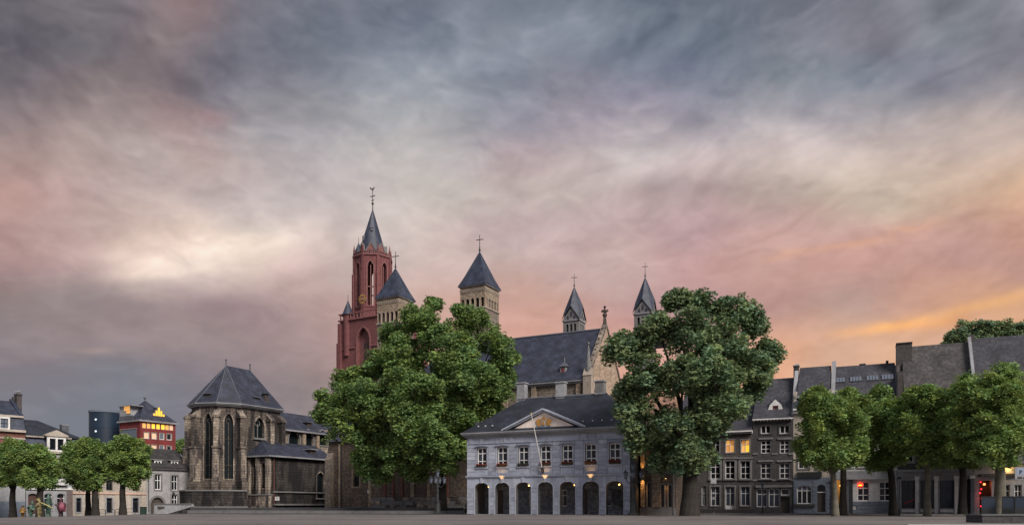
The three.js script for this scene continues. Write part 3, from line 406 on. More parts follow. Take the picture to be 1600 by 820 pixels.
// ---------- annex to the right of the guardhouse ----------
{
  const fr = new Frame(1001, 78.6, 25), g = thing('stone_annex', 'brown stone annex with narrow arched windows right of the guardhouse', 'building', null, fr);
  const W = fr.X(1056), H = 7.6, o = [[1015.5, 754, 792, 6], [1036, 757, 792, 5], [1047.5, 757, 792, 5]].map(([p, a, b, w]) => opn(fr, p, a, b, w, { rise: 0.24 })), u = [[1013, 722, 740, 6], [1038, 716, 738, 6], [1049, 716, 738, 6]].map(([p, a, b, w]) => opn(fr, p, a, b, w, { rise: 0.1 }));
  shell(g, 0, W, H, 9, [...o, ...u], m_.rubbledark, { ridge: 0 });
  [...o, ...u].forEach((k) => win(g, k, { z: -0.2, cols: 1, rows: [0.4, 0.6], bar: 0.05, frame: m_.wood, trim: m_.greystone, trimW: 0.12 }));
  mesh(g, 'plinth', box(-0.05, W + 0.05, 0, 0.75, 0.001, 0.12), m_.greystone); mesh(g, 'cornice', box(-0.1, W + 0.2, H, H + 0.25, -9, 0.25), m_.greystone);
  mesh(g, 'roof', faces([[[-0.1, H + 0.26, 0.3], [W + 0.2, H + 0.26, 0.3], [W - 1.4, 13.4, -5.5], [-1.1, 13.4, -5.5]], [[W + 0.2, H + 0.26, 0.3], [W + 0.2, H + 0.26, -9.2], [W - 1.4, 13.4, -5.5]], [[-1.1, 13.4, -5.5], [W - 1.4, 13.4, -5.5], [W + 0.2, H + 0.26, -9.2], [-0.1, H + 0.26, -9.2]]]), m_.tilered);
  for (const [x, w] of [[fr.X(1005), 0.42], [fr.X(1026), 0.9]]) mesh(g, 'pier', [box(x - w / 2, x + w / 2, 0.76, H, 0.002, 0.16)], m_.rubblewarm);
  const d = thing('drain_pipe', 'pale drain pipe at the right corner of the stone annex', 'pipe'); fr.put(d, W - 0.15, 0, 0.12); mesh(d, 'pipe', cyl(0.05, 0.05, 0.15, H, 0, 0.02, 8), m_.gutter); mesh(d, 'collar', [cyl(0.07, 0.07, 2.4, 2.5, 0, 0.02, 8), cyl(0.07, 0.07, 4.9, 5, 0, 0.02, 8), cyl(0.08, 0.1, 0.05, 0.15, 0, 0.04, 8)], m_.gutter);
  [[1005, 741, 'wall lamp lighting the narrow pier left of the annex windows', 12, -1], [1041.5, 746, 'wall lamp between the paired arched annex windows', 5, 1]].forEach(([p, y, l, k]) => {
    const q = thing('wall_lamp', l, 'wall light', 'wall lamps on the stone annex'); fr.put(q, fr.X(p), fr.Y(p, y), 0.17);
    mesh(q, 'housing', [box(-0.08, 0.08, -0.1, 0.12, 0.0, 0.16)], m_.iron); mesh(q, 'lamp_glass', box(-0.06, 0.06, -0.12, -0.102, 0.02, 0.14), glow(1, 0.58, 0.2, 3));
    for (const s of [-1, 1]) { const t = new THREE.SpotLight(new THREE.Color().setRGB(1, 0.5, 0.14), LK * (k * (s < 0 ? 1 : 0.5)), 0, 0.5, 0.7); t.position.set(0, s * 0.18, 0.3); t.target.position.set(0, s * 3, -0.25); t.castShadow = true; q.add(t, t.target); }
  });
}
// ---------- basilica: towers, nave with gable, apse ----------
const cross = (g, x, y, z, h, w, turn = 0) => mesh(g, 'cross', [cyl(0.07, 0.05, 0, h, 0, 0, 6), ball(0.2, 0, 0.25, 0, 8), ball(0.13, 0, h * 0.22, 0, 8), box(-w / 2, w / 2, h * 0.7, h * 0.7 + 0.11, -0.05, 0.05)].map((q) => q.rotateY(turn).translate(x, y, z)), m_.iron);
const bas = thing('basilica', 'romanesque stone basilica with four slate capped towers behind the trees', 'church');
{
  // front towers
  for (const [xl, xc, xr, yc, apex, xa, cr, g1, g0, d] of [[587, 622, 649, 463, 420, 618, 395, 485, 501, 132], [717, 757.5, 781, 444, 394, 748, 369, 463, 478, 128]]) {
    const fr = new Frame(xc, d, 28), w = -fr.X(xl + 2), g = part(bas, 'tower'); fr.put(g);
    const Y = (y) => CAMH + (HY - y) / F * d, e = Y(yc), G1 = Y(g1), G0 = Y(g0), gs = m_.rubble;
    const slits = [508, 522].flatMap((yy) => [-0.62, 0.62].map((dx) => ({ x: -w * 0.45 + dx, y: Y(yy + 12), w: 0.75, h: 1.4, rise: 0.36 })));
    mesh(g, 'shaft', [wall(-w, 0, 0, G0 - 0.25, slits, 0.8), box(-w, -w + 0.8, 0, G0 - 0.25, -w, -0.802), box(-0.8, 0, 0, G0 - 0.25, -w, -0.802), box(-w + 0.8, -0.8, 0, G0 - 0.25, -w, -w + 0.8), box(-w + 0.8, -0.8, G0 - 0.6, G0 - 0.26, -w + 0.8, -0.802)], gs);
    mesh(g, 'added_gallery_core', box(-w + 1.3, -1.3, G0 - 0.2, e - 0.1, -w + 1.3, -1.3), m_.rubbledark);  // added dark core, so the gaps between the columns read as shade
    mesh(g, 'string_course', [box(-w - 0.14, 0.14, G0 - 0.249, G0, -w - 0.14, 0.14)], m_.sandstone);
    const up = [], cols = [];
    const n = 5, cw = w / n;
    for (let side = 0; side < 4; side++) {
      const T4 = (q) => q.translate(w / 2, 0, w / 2).rotateY(side * Math.PI / 2).translate(-w / 2, 0, -w / 2), os = [];
      for (let k = 0; k < n; k++) os.push({ x: -w + (k + 0.5) * cw, y: G0 + 0.001, w: cw * 0.66, h: G1 - G0, rise: cw * 0.33 });
      up.push(T4(slab(rect(-w + (side % 2 ? 0.35 : 0), (side % 2 ? -0.35 : 0), G0, e), os.map((o) => openPts({ ...o, y: o.y - 0.2, h: o.h + 0.2 })).map((p) => p.map((v) => new THREE.Vector2(v.x, Math.max(v.y, G0 + 0.002)))), -0.34, 0)));
      for (let k = 1; k < n; k++) cols.push(T4(cyl(0.11, 0.1, G0, G1 - cw * 0.3, -w + k * cw, 0.06, 8)), T4(box(-w + k * cw - 0.16, -w + k * cw + 0.16, G1 - cw * 0.3, G1 - cw * 0.3 + 0.18, -0.05, 0.18)));
    }
    mesh(g, 'belfry_wall', up, m_.rubblewarm); cols.forEach((c, i) => i % 2 === 0 && mesh(g, 'gallery_column', [c, cols[i + 1]], m_.sandstone));
    const dn = []; for (let side = 0; side < 4; side++) for (let k = 0; k < 12; k++) dn.push(box(-w + (k + 0.25) * w / 12, -w + (k + 0.7) * w / 12, e - 0.95, e - 0.68, 0, 0.1).translate(w / 2, 0, w / 2).rotateY(side * Math.PI / 2).translate(-w / 2, 0, -w / 2));
    mesh(g, 'dentil_band', [...dn, box(-w - 0.1, 0.1, e - 0.66, e - 0.5, -w - 0.1, 0.1)], m_.sandstone);
    mesh(g, 'eaves', box(-w - 0.25, 0.25, e, e + 0.16, -w - 0.25, 0.25), m_.gutter);
    const m = -w / 2, dC = fr.D(m, m), Yc = (y) => CAMH + (HY - y) / F * dC, A = Yc(apex) + 0.2, o = 0.34, f = (s) => { const y = e + 0.163; const B = [[-w - o, y, o], [o, y, o], [o, y, -w - o], [-w - o, y, -w - o]], k = 0.72, C = B.map(([x, , z]) => [m + (x - m) * k, y + (A - y) * 0.25, m + (z - m) * k]), P = [m, A, m], out = []; for (let i = 0; i < 4; i++) { const j = (i + 1) % 4; out.push([B[i], B[j], C[j], C[i]], [C[i], C[j], P]); } return out; };
    mesh(g, 'roof', faces(f()), m_.slateblue); cross(g, m, A - 0.1, m, Yc(cr) - A + 0.3, 1.35, 0.1);
  }
  // far towers with gabled helm roofs
  for (const [xl, xc, xr, ye, yg, apex, cr, yb, d] of [[880, 905, 917, 500, 478, 447, 429, 525, 168], [991, 1018, 1030, 489, 467, 432, 411, 525, 165]]) {
    const fr = new Frame(xc, d, 26), w = -fr.X(xl), g = part(bas, 'tower'); fr.put(g); const Y = (y) => CAMH + (HY - y) / F * d, e = Y(ye), p = Y(yg), m = -w / 2, dC = fr.D(m, m), A = CAMH + (HY - apex) / F * dC, o = 0.3;
    const holes = [-1, 0, 1].map((k) => ({ x: m + k * w * 0.24, y: e - 3.3, w: w * 0.15, h: 2.7, rise: 0.3 }));
    for (let s = 0; s < 4; s++) {
      const T4 = (q) => q.translate(w / 2, 0, w / 2).rotateY(s * Math.PI / 2).translate(-w / 2, 0, -w / 2);
      mesh(g, 'wall', [T4(slab([...rect(-w + (s % 2 ? 0.31 : 0), s % 2 ? -0.31 : 0, 12, e)], holes.map((h) => openPts(h)), -0.3, 0)), T4(slab([new THREE.Vector2(-w - 0.1, e + 0.26), new THREE.Vector2(0.1, e + 0.26), new THREE.Vector2(m, p)], [], -0.25, 0.02))], m_.greystone);
      mesh(g, 'painted_blind_arch', [[-0.2, 0.45, 0.7], [0.2, 0.45, 0.7], [0, 0.9, 1.1]].map(([k, y, h]) => T4(slab(openPts({ x: m + k * w, y: e + y, w: 0.45, h, rise: 0.22 }), [], 0.022, 0.05))), m_.slate);  // raised dark slabs, the shade of the arch recesses put into their colour
      mesh(g, 'string_course', T4(box(-w - 0.2, 0.2, e + 0.001, e + 0.25, -0.3, 0.2 + 0.001 * s)), m_.gutter);
    }
    mesh(g, 'bell_chamber', box(-w + 1.1, -1.1, 12, e + 1.2, -w + 1.1, -1.1), m_.greystone);
    // helm: each corner rises from the eaves to the apex between four gables
    const c = [[-w - o, o], [o, o], [o, -w - o], [-w - o, -w - o]], pk = [[m, o], [o, m], [m, -w - o], [-w - o, m]], P = [m, A, m], y0 = e + 0.26, q = [];
    for (let i = 0; i < 4; i++) { const a = pk[(i + 3) % 4], b = c[i], k = pk[i]; q.push([[a[0], p + 0.2, a[1]], [b[0], y0, b[1]], P], [[b[0], y0, b[1]], [k[0], p + 0.2, k[1]], P]); }
    mesh(g, 'roof', faces(q), m_.slateblue); cross(g, m, A - 0.15, m, CAMH + (HY - cr) / F * dC - A + 0.3, 1.3, 0.3);
    mesh(g, 'base_roof', hip(-w - 2.5, 2.5, 2.5, -w - 2.5, Y(536), Y(516), m, m + 0.001), m_.slate);
  }
  // nave with a high slate roof and an east gable
  const fr = new Frame(921, 104, 27), g = part(bas, 'nave'); fr.put(g);
  const e = fr.Y(921, 592), zr = -6.6, rY = fr.Y(945, 514, zr), xL = fr.X(690), gw = 2 * -zr;
  mesh(g, 'wall', [box(xL, -0.5, 0, e - 0.5, -0.6, 0)], m_.rubble);
  for (const p of [700, 745, 790, 835, 878, 905]) mesh(g, 'pilaster', box(fr.X(p) - 0.35, fr.X(p) + 0.35, 0, e - 0.51, 0.001, 0.3), m_.rubblewarm);
  mesh(g, 'eaves', [box(xL, 0.1, e - 0.5, e - 0.25, -0.4, 0.35), box(xL, 0.1, e - 0.25, e - 0.02, -0.4, 0.55)], m_.gutter);
  mesh(g, 'roof', prismX([[0.6, e], [zr, rY], [-gw - 0.6, e]], xL, -0.45), m_.slate);
  mesh(g, 'ridge_tile', cyl(0.16, 0.16, xL, -0.4, 0, 0, 8).rotateZ(-Math.PI / 2).translate(0, rY + 0.03, zr), m_.lead);
  const lan = [-2.2, 0, 2.2].map((k) => ({ x: k, y: e - 4.4, w: 1.3, h: 3.3, rise: 1.1, pointed: 1 }));
  mesh(g, 'gable_wall', slab([[-6.9, 0], [6.9, 0], [6.9, e], [0, rY + 0.5], [-6.9, e]].map((q) => new THREE.Vector2(...q)), [...lan, { x: 0, y: e + 3.2, w: 0.8, h: 2.2, rise: 0.7, pointed: 1 }].map((o) => openPts(o)), -0.45, 0).rotateY(Math.PI / 2).translate(0, 0, zr), m_.goldstone);
  mesh(g, 'gable_glazing', box(-0.5, -0.46, e - 5, e + 5.4, zr - 3.2, zr + 3.2).translate(0, -0.1, 0), m_.leaded);
  for (let k = 0; k < 9; k++) mesh(g, 'gable_column', cyl(0.12, 0.12, e - 4.6, e - 1.4, 0.1, zr + 6 - k * 1.5, 8), m_.goldstone);
  mesh(g, 'gable_string', box(0.001, 0.25, e - 1.3, e - 1.0, zr - 6.9, zr + 6.9), m_.goldstone);
  for (const s of [1, -1]) { mesh(g, 'gable_coping', (() => { const a = V(-0.2, e, zr + s * 7.1), b = V(-0.2, rY + 0.6, zr), q = []; const l = a.distanceTo(b), ang = Math.atan2(b.y - a.y, Math.abs(a.z - b.z)); q.push(box(-0.35, 0.35, -0.12, 0.2, -l / 2, l / 2).rotateX(s * ang).translate(-0.2, (a.y + b.y) / 2, (a.z + b.z) / 2)); for (let k = 1; k < 10; k++) { const t = k / 10; q.push(ball(0.17, mix(a.x, b.x, t), mix(a.y, b.y, t) + 0.25, mix(a.z, b.z, t) + s * 0.12, 6)); } return q; })(), m_.sootlight); }
  mesh(g, 'gable_finial', [cyl(0.3, 0.18, 0, 1.6, 0, 0, 8), ball(0.35, 0, 1.5, 0, 8), box(-0.5, 0.5, 1.95, 2.2, -0.15, 0.15), box(-0.15, 0.15, 1.95, 2.2, -0.5, 0.5), cyl(0.14, 0.1, 1.5, 2.6, 0, 0, 8), ball(0.2, 0, 2.65, 0, 8)].map((q) => q.translate(-0.2, rY + 0.5, zr)), m_.soot);
  { const pn = part(bas, 'pinnacle'); fr.put(pn, 0.1, 0, 0.2); const b = e - 2.6; pn.scale.set(0.72, 1, 0.72); // corner buttress with a crocketed spirelet
    mesh(pn, 'buttress', box(-1.0, 0.6, 0, b + 3.0, -0.9, 0.8), m_.sandstone);
    mesh(pn, 'gablet', prismX([[0.9, b + 3], [-1, b + 3], [-0.05, b + 4.1]], -1.05, 0.65), m_.sandstone); mesh(pn, 'spirelet', [cyl(0.62, 0.06, b + 3.4, b + 7.3, -0.2, -0.05, 8), ball(0.2, -0.2, b + 7.4, -0.05, 8), ...[0, 1, 2, 3].flatMap((s) => [0, 1, 2, 3].map((k) => ball(0.11, 0.5 - k * 0.12, b + 4.0 + k * 0.85, 0, 5).rotateY(s * Math.PI / 2 + 0.78).translate(-0.2, 0, -0.05)))], m_.greystone); }
  { const dz = -1.1, x = fr.X(877), y = e + (rY - e) * 0.12, q = part(bas, 'roof_turret'); fr.put(q, x, y, dz); // small louvred dormer on the slates
    mesh(q, 'body', box(-0.42, 0.42, -0.6, 1.15, -1.2, 0.5), m_.palegrey); mesh(q, 'louvre', box(-0.24, 0.24, 0.2, 0.95, 0.502, 0.53), M(0.16, 0.04, 0.04, null, 0.7)); mesh(q, 'roof', hip(-0.6, 0.6, 0.7, -1.5, 1.152, 1.9, 0, 0.001, -0.1), m_.lead); mesh(q, 'finial', cyl(0.06, 0.02, 1.85, 2.6, 0, -0.1, 6), m_.gutter); }
  { const dz = -2.2, q = part(bas, 'nave_aisle'); fr.put(q, 0, 0, 0); // lower block in front of the gable with a warm tiled roof
    mesh(q, 'wall', box(0.8, 9, 0, e - 7.2, -12, -0.5), m_.rubblewarm); mesh(q, 'roof', faces([[[0.5, e - 4.6, -0.3], [0.5, e - 4.6, -12.2], [9.4, e - 7.5, -12.2], [9.4, e - 7.5, -0.3]], [[0.5, e - 4.6, -0.3], [9.4, e - 7.5, -0.3], [0.5, e - 7.5, -0.3]]]), m_.tilered); }
  // choir body between the front towers
  const c = new Frame(600, 128, 28), cg = part(bas, 'choir'); c.put(cg); mesh(cg, 'wall', box(0.5, c.X(790), 0, 20, -14, -1.5), m_.rubble); mesh(cg, 'roof', hip(0, c.X(790), -1.2, -14.3, 20.01, 26, 5, c.X(790) - 5), m_.slate);
  // low apse wall facing the square
  const lw = new Frame(513, 112, 24), lg = part(bas, 'apse'); lw.put(lg); const W1 = lw.X(738), wo = opn(lw, 556, 713, 760, 10, { rise: 0.45 }), H1 = 10.2;
  mesh(lg, 'wall', [wall(0, W1, 0, H1, [wo], 0.7), box(0, 0.7, 0, H1, -8, -0.702)], m_.rubbledark); mesh(lg, 'roof', faces([[[-0.3, H1 + 0.01, 0.4], [W1, H1 + 0.01, 0.4], [W1, H1 + 3.4, -9], [-0.3, H1 + 3.4, -9]], [[-0.3, H1, 0.4], [-0.3, H1 + 3.4, -9], [-0.3, H1, -9]]]), m_.slate);
  mesh(lg, 'window_glass', box(wo.x - 0.48, wo.x + 0.48, wo.y, wo.y + wo.h, -0.42, -0.38), m_.leaded); mesh(lg, 'window_bar', [0.34, 0.66].map((f) => box(wo.x - 0.47, wo.x + 0.47, wo.y + wo.h * f, wo.y + wo.h * f + 0.06, -0.378, -0.34)), m_.irongrey); mesh(lg, 'window_arch', ring(wo, 0.22, -0.1, 0.04), m_.rubblewarm);
  for (const [p, w, m] of [[578, 0.42, m_.rubblewarm], [601.5, 0.3, m_.brickred], [614.5, 0.3, m_.brickred], [628.5, 0.34, m_.brickred], [645, 0.6, m_.rubblewarm], [670, 0.4, m_.rubblewarm], [698, 0.5, m_.brickred], [531, 0.3, m_.rubblewarm]]) mesh(lg, 'pilaster_strip', box(lw.X(p) - w / 2, lw.X(p) + w / 2, 0.6, H1 - 0.3, 0.002, 0.2), m);
  mesh(lg, 'buttress', [box(-0.15, 0.9, 0, H1 - 2.6, 0.003, 0.7), faces([[[-0.15, H1 - 2.6, 0.7], [0.9, H1 - 2.6, 0.7], [0.9, H1 - 1.6, 0.003], [-0.15, H1 - 1.6, 0.003]], [[0.9, H1 - 2.6, 0.7], [0.9, H1 - 2.6, 0.003], [0.9, H1 - 1.6, 0.003]], [[-0.15, H1 - 2.6, 0.7], [-0.15, H1 - 1.6, 0.003], [-0.15, H1 - 2.6, 0.003]]])], m_.rubble);
  mesh(lg, 'drain_pipe', cyl(0.09, 0.09, 0.7, H1, lw.X(533.5), 0.14, 8), m_.iron);
  const Rb = rng(91); for (let c2 = 0; c2 < 3; c2++) { let x = lw.X(582); while (x < W1 - 0.4) { const w = 0.7 + Rb() * 1.0, d = 0.5 + Rb() * 0.12 - c2 * 0.05; mesh(lg, 'plinth_stone', box(x + 0.015, Math.min(W1, x + w) - 0.015, 0.5 + c2 * 0.55 + 0.015, 0.5 + (c2 + 1) * 0.55 - 0.015, 0.2, d), Rb() < 0.5 ? m_.sootlight : m_.greystone); x += w; } }
}
// ---------- red church tower ----------
{
  const d = 176, fr = new Frame(531, d, 30), g = thing('red_tower', 'tall red gothic church tower with clock and octagonal slate spire', 'church tower', null, fr), Y = (y) => CAMH + (HY - y) / F * d, w = fr.X(608), yb = Y(503);
  const big = { x: fr.X(567.5), y: Y(582), w: 3.6, h: Y(517) - Y(582), rise: 3.0, pointed: 1 };
  mesh(g, 'lower_stage', [wall(0, w, 0, yb, [big], 0.9), box(0, 0.9, 0, yb, -w, -0.902), box(w - 0.9, w, 0, yb, -w, -0.902), box(0.9, w - 0.9, 0, yb, -w, -w + 0.9)], m_.red);
  mesh(g, 'recess', box(big.x - 1.8, big.x + 1.8, big.y, big.y + big.h, -1.6, -0.91), m_.redlight);
  mesh(g, 'louvre', [[-0.5, 6.6], [0.5, 6.6], [-0.5, 4.2], [0.5, 4.2]].map(([x, y]) => slab(openPts({ x: big.x + x + 0.2, y: big.y + y - 2, w: 0.6, h: 1.9, rise: 0.5, pointed: 1 }), [], -0.908, -0.86)), m_.wood);
  mesh(g, 'recess_arch', ring(big, 0.35, -0.1, 0.16), m_.redlight);
  for (const [x, z] of [[0, 0], [w, 0], [0, -w]]) mesh(g, 'buttress', [box(x - 0.6, x + 0.6, 0, yb - 5, z - 0.6, z + 0.6), box(x - 0.4, x + 0.4, yb - 5, yb - 0.5, z - 0.4, z + 0.4)], m_.red);
  for (const y of [yb - 6.5, yb - 14]) mesh(g, 'string_course', [box(-0.15, big.x - 2.4, y, y + 0.3, 0.001, 0.2), box(big.x + 2.4, w + 0.15, y, y + 0.3, 0.001, 0.2)], m_.redlight);
  mesh(g, 'parapet', [box(-0.35, w + 0.35, yb + 0.001, yb + 0.3, -w - 0.35, 0.35), ...[0, 1].flatMap((s) => { const q = []; for (let k = 0; k < 15; k++) q.push(box(-0.1, 0.1, yb + 0.3, yb + 1.45, -0.1, 0.1).translate(s ? -0.1 : 0.3 + k * (w - 0.5) / 14, 0, s ? -0.3 - k * (w - 0.5) / 14 : 0.15)); return q; }), box(-0.3, w + 0.3, yb + 1.45, yb + 1.7, 0.02, 0.28), box(-0.28, 0, yb + 1.451, yb + 1.701, -w, 0.02)], m_.redlight);
  { const x = fr.X(541), t = part(g, 'corner_turret'); mesh(t, 'drum', cyl(1.05, 1.05, yb - 8, yb + 1.4, x, -0.5, 8), m_.red); mesh(t, 'spire', cyl(1.35, 0.03, yb + 1.4, Y(470), x, -0.5, 8), m_.slateblue); mesh(t, 'finial', cyl(0.06, 0.04, Y(470) - 0.2, Y(461), x, -0.5, 6), m_.iron); }
  // octagon
  const ocx = fr.X(582, -w / 2), ocz = -w / 2, dC = fr.D(ocx, ocz), Yc = (y) => CAMH + (HY - y) / F * dC, R = 28.5 / F * dC * 0.985, y0 = yb + 0.3, y1 = Yc(407), lw = 2 * R * Math.tan(Math.PI / 8), ap = R, turn = -0.2;
  const put = (q, k) => q.rotateY(turn + k * Math.PI / 4).translate(ocx, 0, ocz);
  for (let k = 0; k < 8; k++) {
    const o = { x: 0, y: y0 + 3.6, w: 1.35, h: y1 - y0 - 5.0, rise: 1.3, pointed: 1 };
    mesh(g, 'octagon_wall', put(slab(rect(-lw / 2, lw / 2, y0, y1), [openPts(o)], ap - 0.7, ap), k), m_.red);
    mesh(g, 'lancet_moulding', put(ring(o, 0.3, ap - 0.06, ap + 0.14), k), m_.redlight);
    mesh(g, 'lancet_mullion', [put(box(-0.1, 0.1, o.y, o.y + o.h - 0.8, ap - 0.5, ap - 0.3), k), put(box(-0.66, 0.66, o.y + o.h * 0.42, o.y + o.h * 0.42 + 0.25, ap - 0.49, ap - 0.29), k)], m_.redlight);
    mesh(g, 'octagon_buttress', [box(-0.42, 0.42, y0, y1 - 4, 0, 0.6), box(-0.32, 0.32, y1 - 4, y1 + 0.3, 0, 0.4), box(-0.22, 0.22, y1 + 0.3, y1 + 1.3, 0, 0.3), cyl(0.26, 0.02, y1 + 1.3, y1 + 3.0, 0, 0.15, 4)].map((q) => put(q.translate(0, 0, ap / Math.cos(Math.PI / 8) - 0.3), k + 0.5)), m_.red);
    mesh(g, 'gallery_panel', [put(box(-lw / 2, lw / 2, y1 + 0.001, y1 + 0.3, ap - 0.5, ap + 0.25), k), ...[-3, -2, -1, 0, 1, 2, 3].map((j) => put(box(j * lw / 7 - 0.1, j * lw / 7 + 0.1, y1 + 0.3, y1 + 0.8, ap - 0.1, ap + 0.1), k)), put(box(-lw / 2, lw / 2, y1 + 0.8, y1 + 0.95, ap - 0.12, ap + 0.14), k)], m_.redlight);
    // crown of small gables round the foot of the spire
    const r2 = R * 0.76, l2 = 2 * r2 * Math.tan(Math.PI / 8), yg = y1 + 0.7, q = (x, y) => new THREE.Vector2(x, y);
    mesh(g, 'crown_gable', [put(slab([q(-l2 / 2, y1), q(l2 / 2, y1), q(l2 / 2, yg + 0.3), q(0, yg + 2.6), q(-l2 / 2, yg + 0.3)], [openPts({ x: -0.42, y: yg - 0.5, w: 0.5, h: 1.4, rise: 0.4, pointed: 1 }), openPts({ x: 0.42, y: yg - 0.5, w: 0.5, h: 1.4, rise: 0.4, pointed: 1 })], r2 - 0.5, r2), k)], m_.redlight);
    mesh(g, 'crown_coping', [-1, 1].map((s) => put(box(-0.09, 0.09, 0, Math.hypot(l2 / 2, 2.3), r2 - 0.5, r2 + 0.12).rotateZ(s * Math.atan2(l2 / 2, 2.3)).translate(s * l2 / 2, yg + 0.3, 0), k)), m_.greystone);
  }
  const ys = y1 + 0.9, A = Yc(328); mesh(g, 'spire', cyl(R * 0.84, 0.12, ys, A, 0, 0, 8).rotateY(turn + Math.PI / 8).translate(ocx, 0, ocz), m_.slateblue);
  for (const [a, t] of [[-0.5, 0.32], [0.6, 0.5]]) mesh(g, 'spire_dormer', [box(-0.25, 0.25, 0, 0.7, 0, 0.5), prismX([[0.6, 0.7], [-0.1, 0.7], [0.25, 1.2]], -0.3, 0.3)].map((q) => q.translate(0, mix(ys, A, t), R * 0.68 * (1 - t)).rotateY(a).translate(ocx, 0, ocz)), m_.lead);
  { const t = part(g, 'stair_turret'), x = fr.X(560, ocz + 2.6), z = ocz + 2.6; mesh(t, 'drum', cyl(1.2, 1.2, y0, y1 + 0.2, x, z, 8), m_.red); mesh(t, 'spire', cyl(1.5, 0.03, y1 + 0.2, Yc(382), x, z, 8), m_.slateblue); mesh(t, 'finial', cyl(0.06, 0.04, Yc(384) - 0.2, Yc(374), x, z, 6), m_.iron); }
  { const t = part(g, 'weathercock'), h = Yc(293) - A; mesh(t, 'rod', cyl(0.12, 0.06, A - 0.3, A + h - 0.8, ocx, ocz, 6), m_.iron); mesh(t, 'cross_arm', [box(-0.7, 0.7, A + h * 0.6, A + h * 0.6 + 0.16, -0.06, 0.06), box(-0.4, 0.4, A + h * 0.42, A + h * 0.42 + 0.12, -0.06, 0.06), ball(0.3, 0, A + h * 0.28, 0, 8)].map((q) => q.translate(ocx, 0, ocz)), m_.iron);
    mesh(t, 'cock', new THREE.ExtrudeGeometry(new THREE.Shape([[-0.8, 0.9], [-0.5, 0.5], [-0.2, 0.35], [0, 0], [0.25, 0.3], [0.4, 0.6], [0.7, 0.7], [0.45, 0.9], [0.25, 0.8], [0, 0.6], [-0.35, 0.75], [-0.6, 1.1]].map((q) => new THREE.Vector2(...q))), { depth: 0.1, bevelEnabled: false }).translate(ocx, A + h - 0.9, ocz), m_.irongrey); }
  { const c = part(g, 'clock'), x = fr.X(569.5, ocz + R + 0.5), y = Yc(477), z = ocz + R + 0.35; // gilt numerals on a ring over the stone
    const bl = (q) => q.translate(x, y, z + 0.95);
    mesh(c, 'dial_arm', box(x - 0.08, x + 0.08, y - 0.08, y + 0.08, z - 0.9, z + 0.94), m_.irongrey); mesh(c, 'dial_ring', bl(new THREE.TorusGeometry(0.6, 0.03, 6, 24)), m_.irongrey);
    for (let k = 0; k < 12; k++) mesh(c, 'numeral', bl(box(-0.085, 0.085, 0.68, 1.12, -0.04, 0.04).rotateZ(k * Math.PI / 6)), m_.gilt);
    mesh(c, 'hand', bl(box(-0.09, 0.09, -0.2, 0.95, 0.05, 0.1).rotateZ(-Math.PI / 2 + 0.05)), m_.gilt); mesh(c, 'hand', bl(box(-0.09, 0.09, -0.2, 0.7, 0.11, 0.15).rotateZ(Math.PI / 2)), m_.gilt); }
}
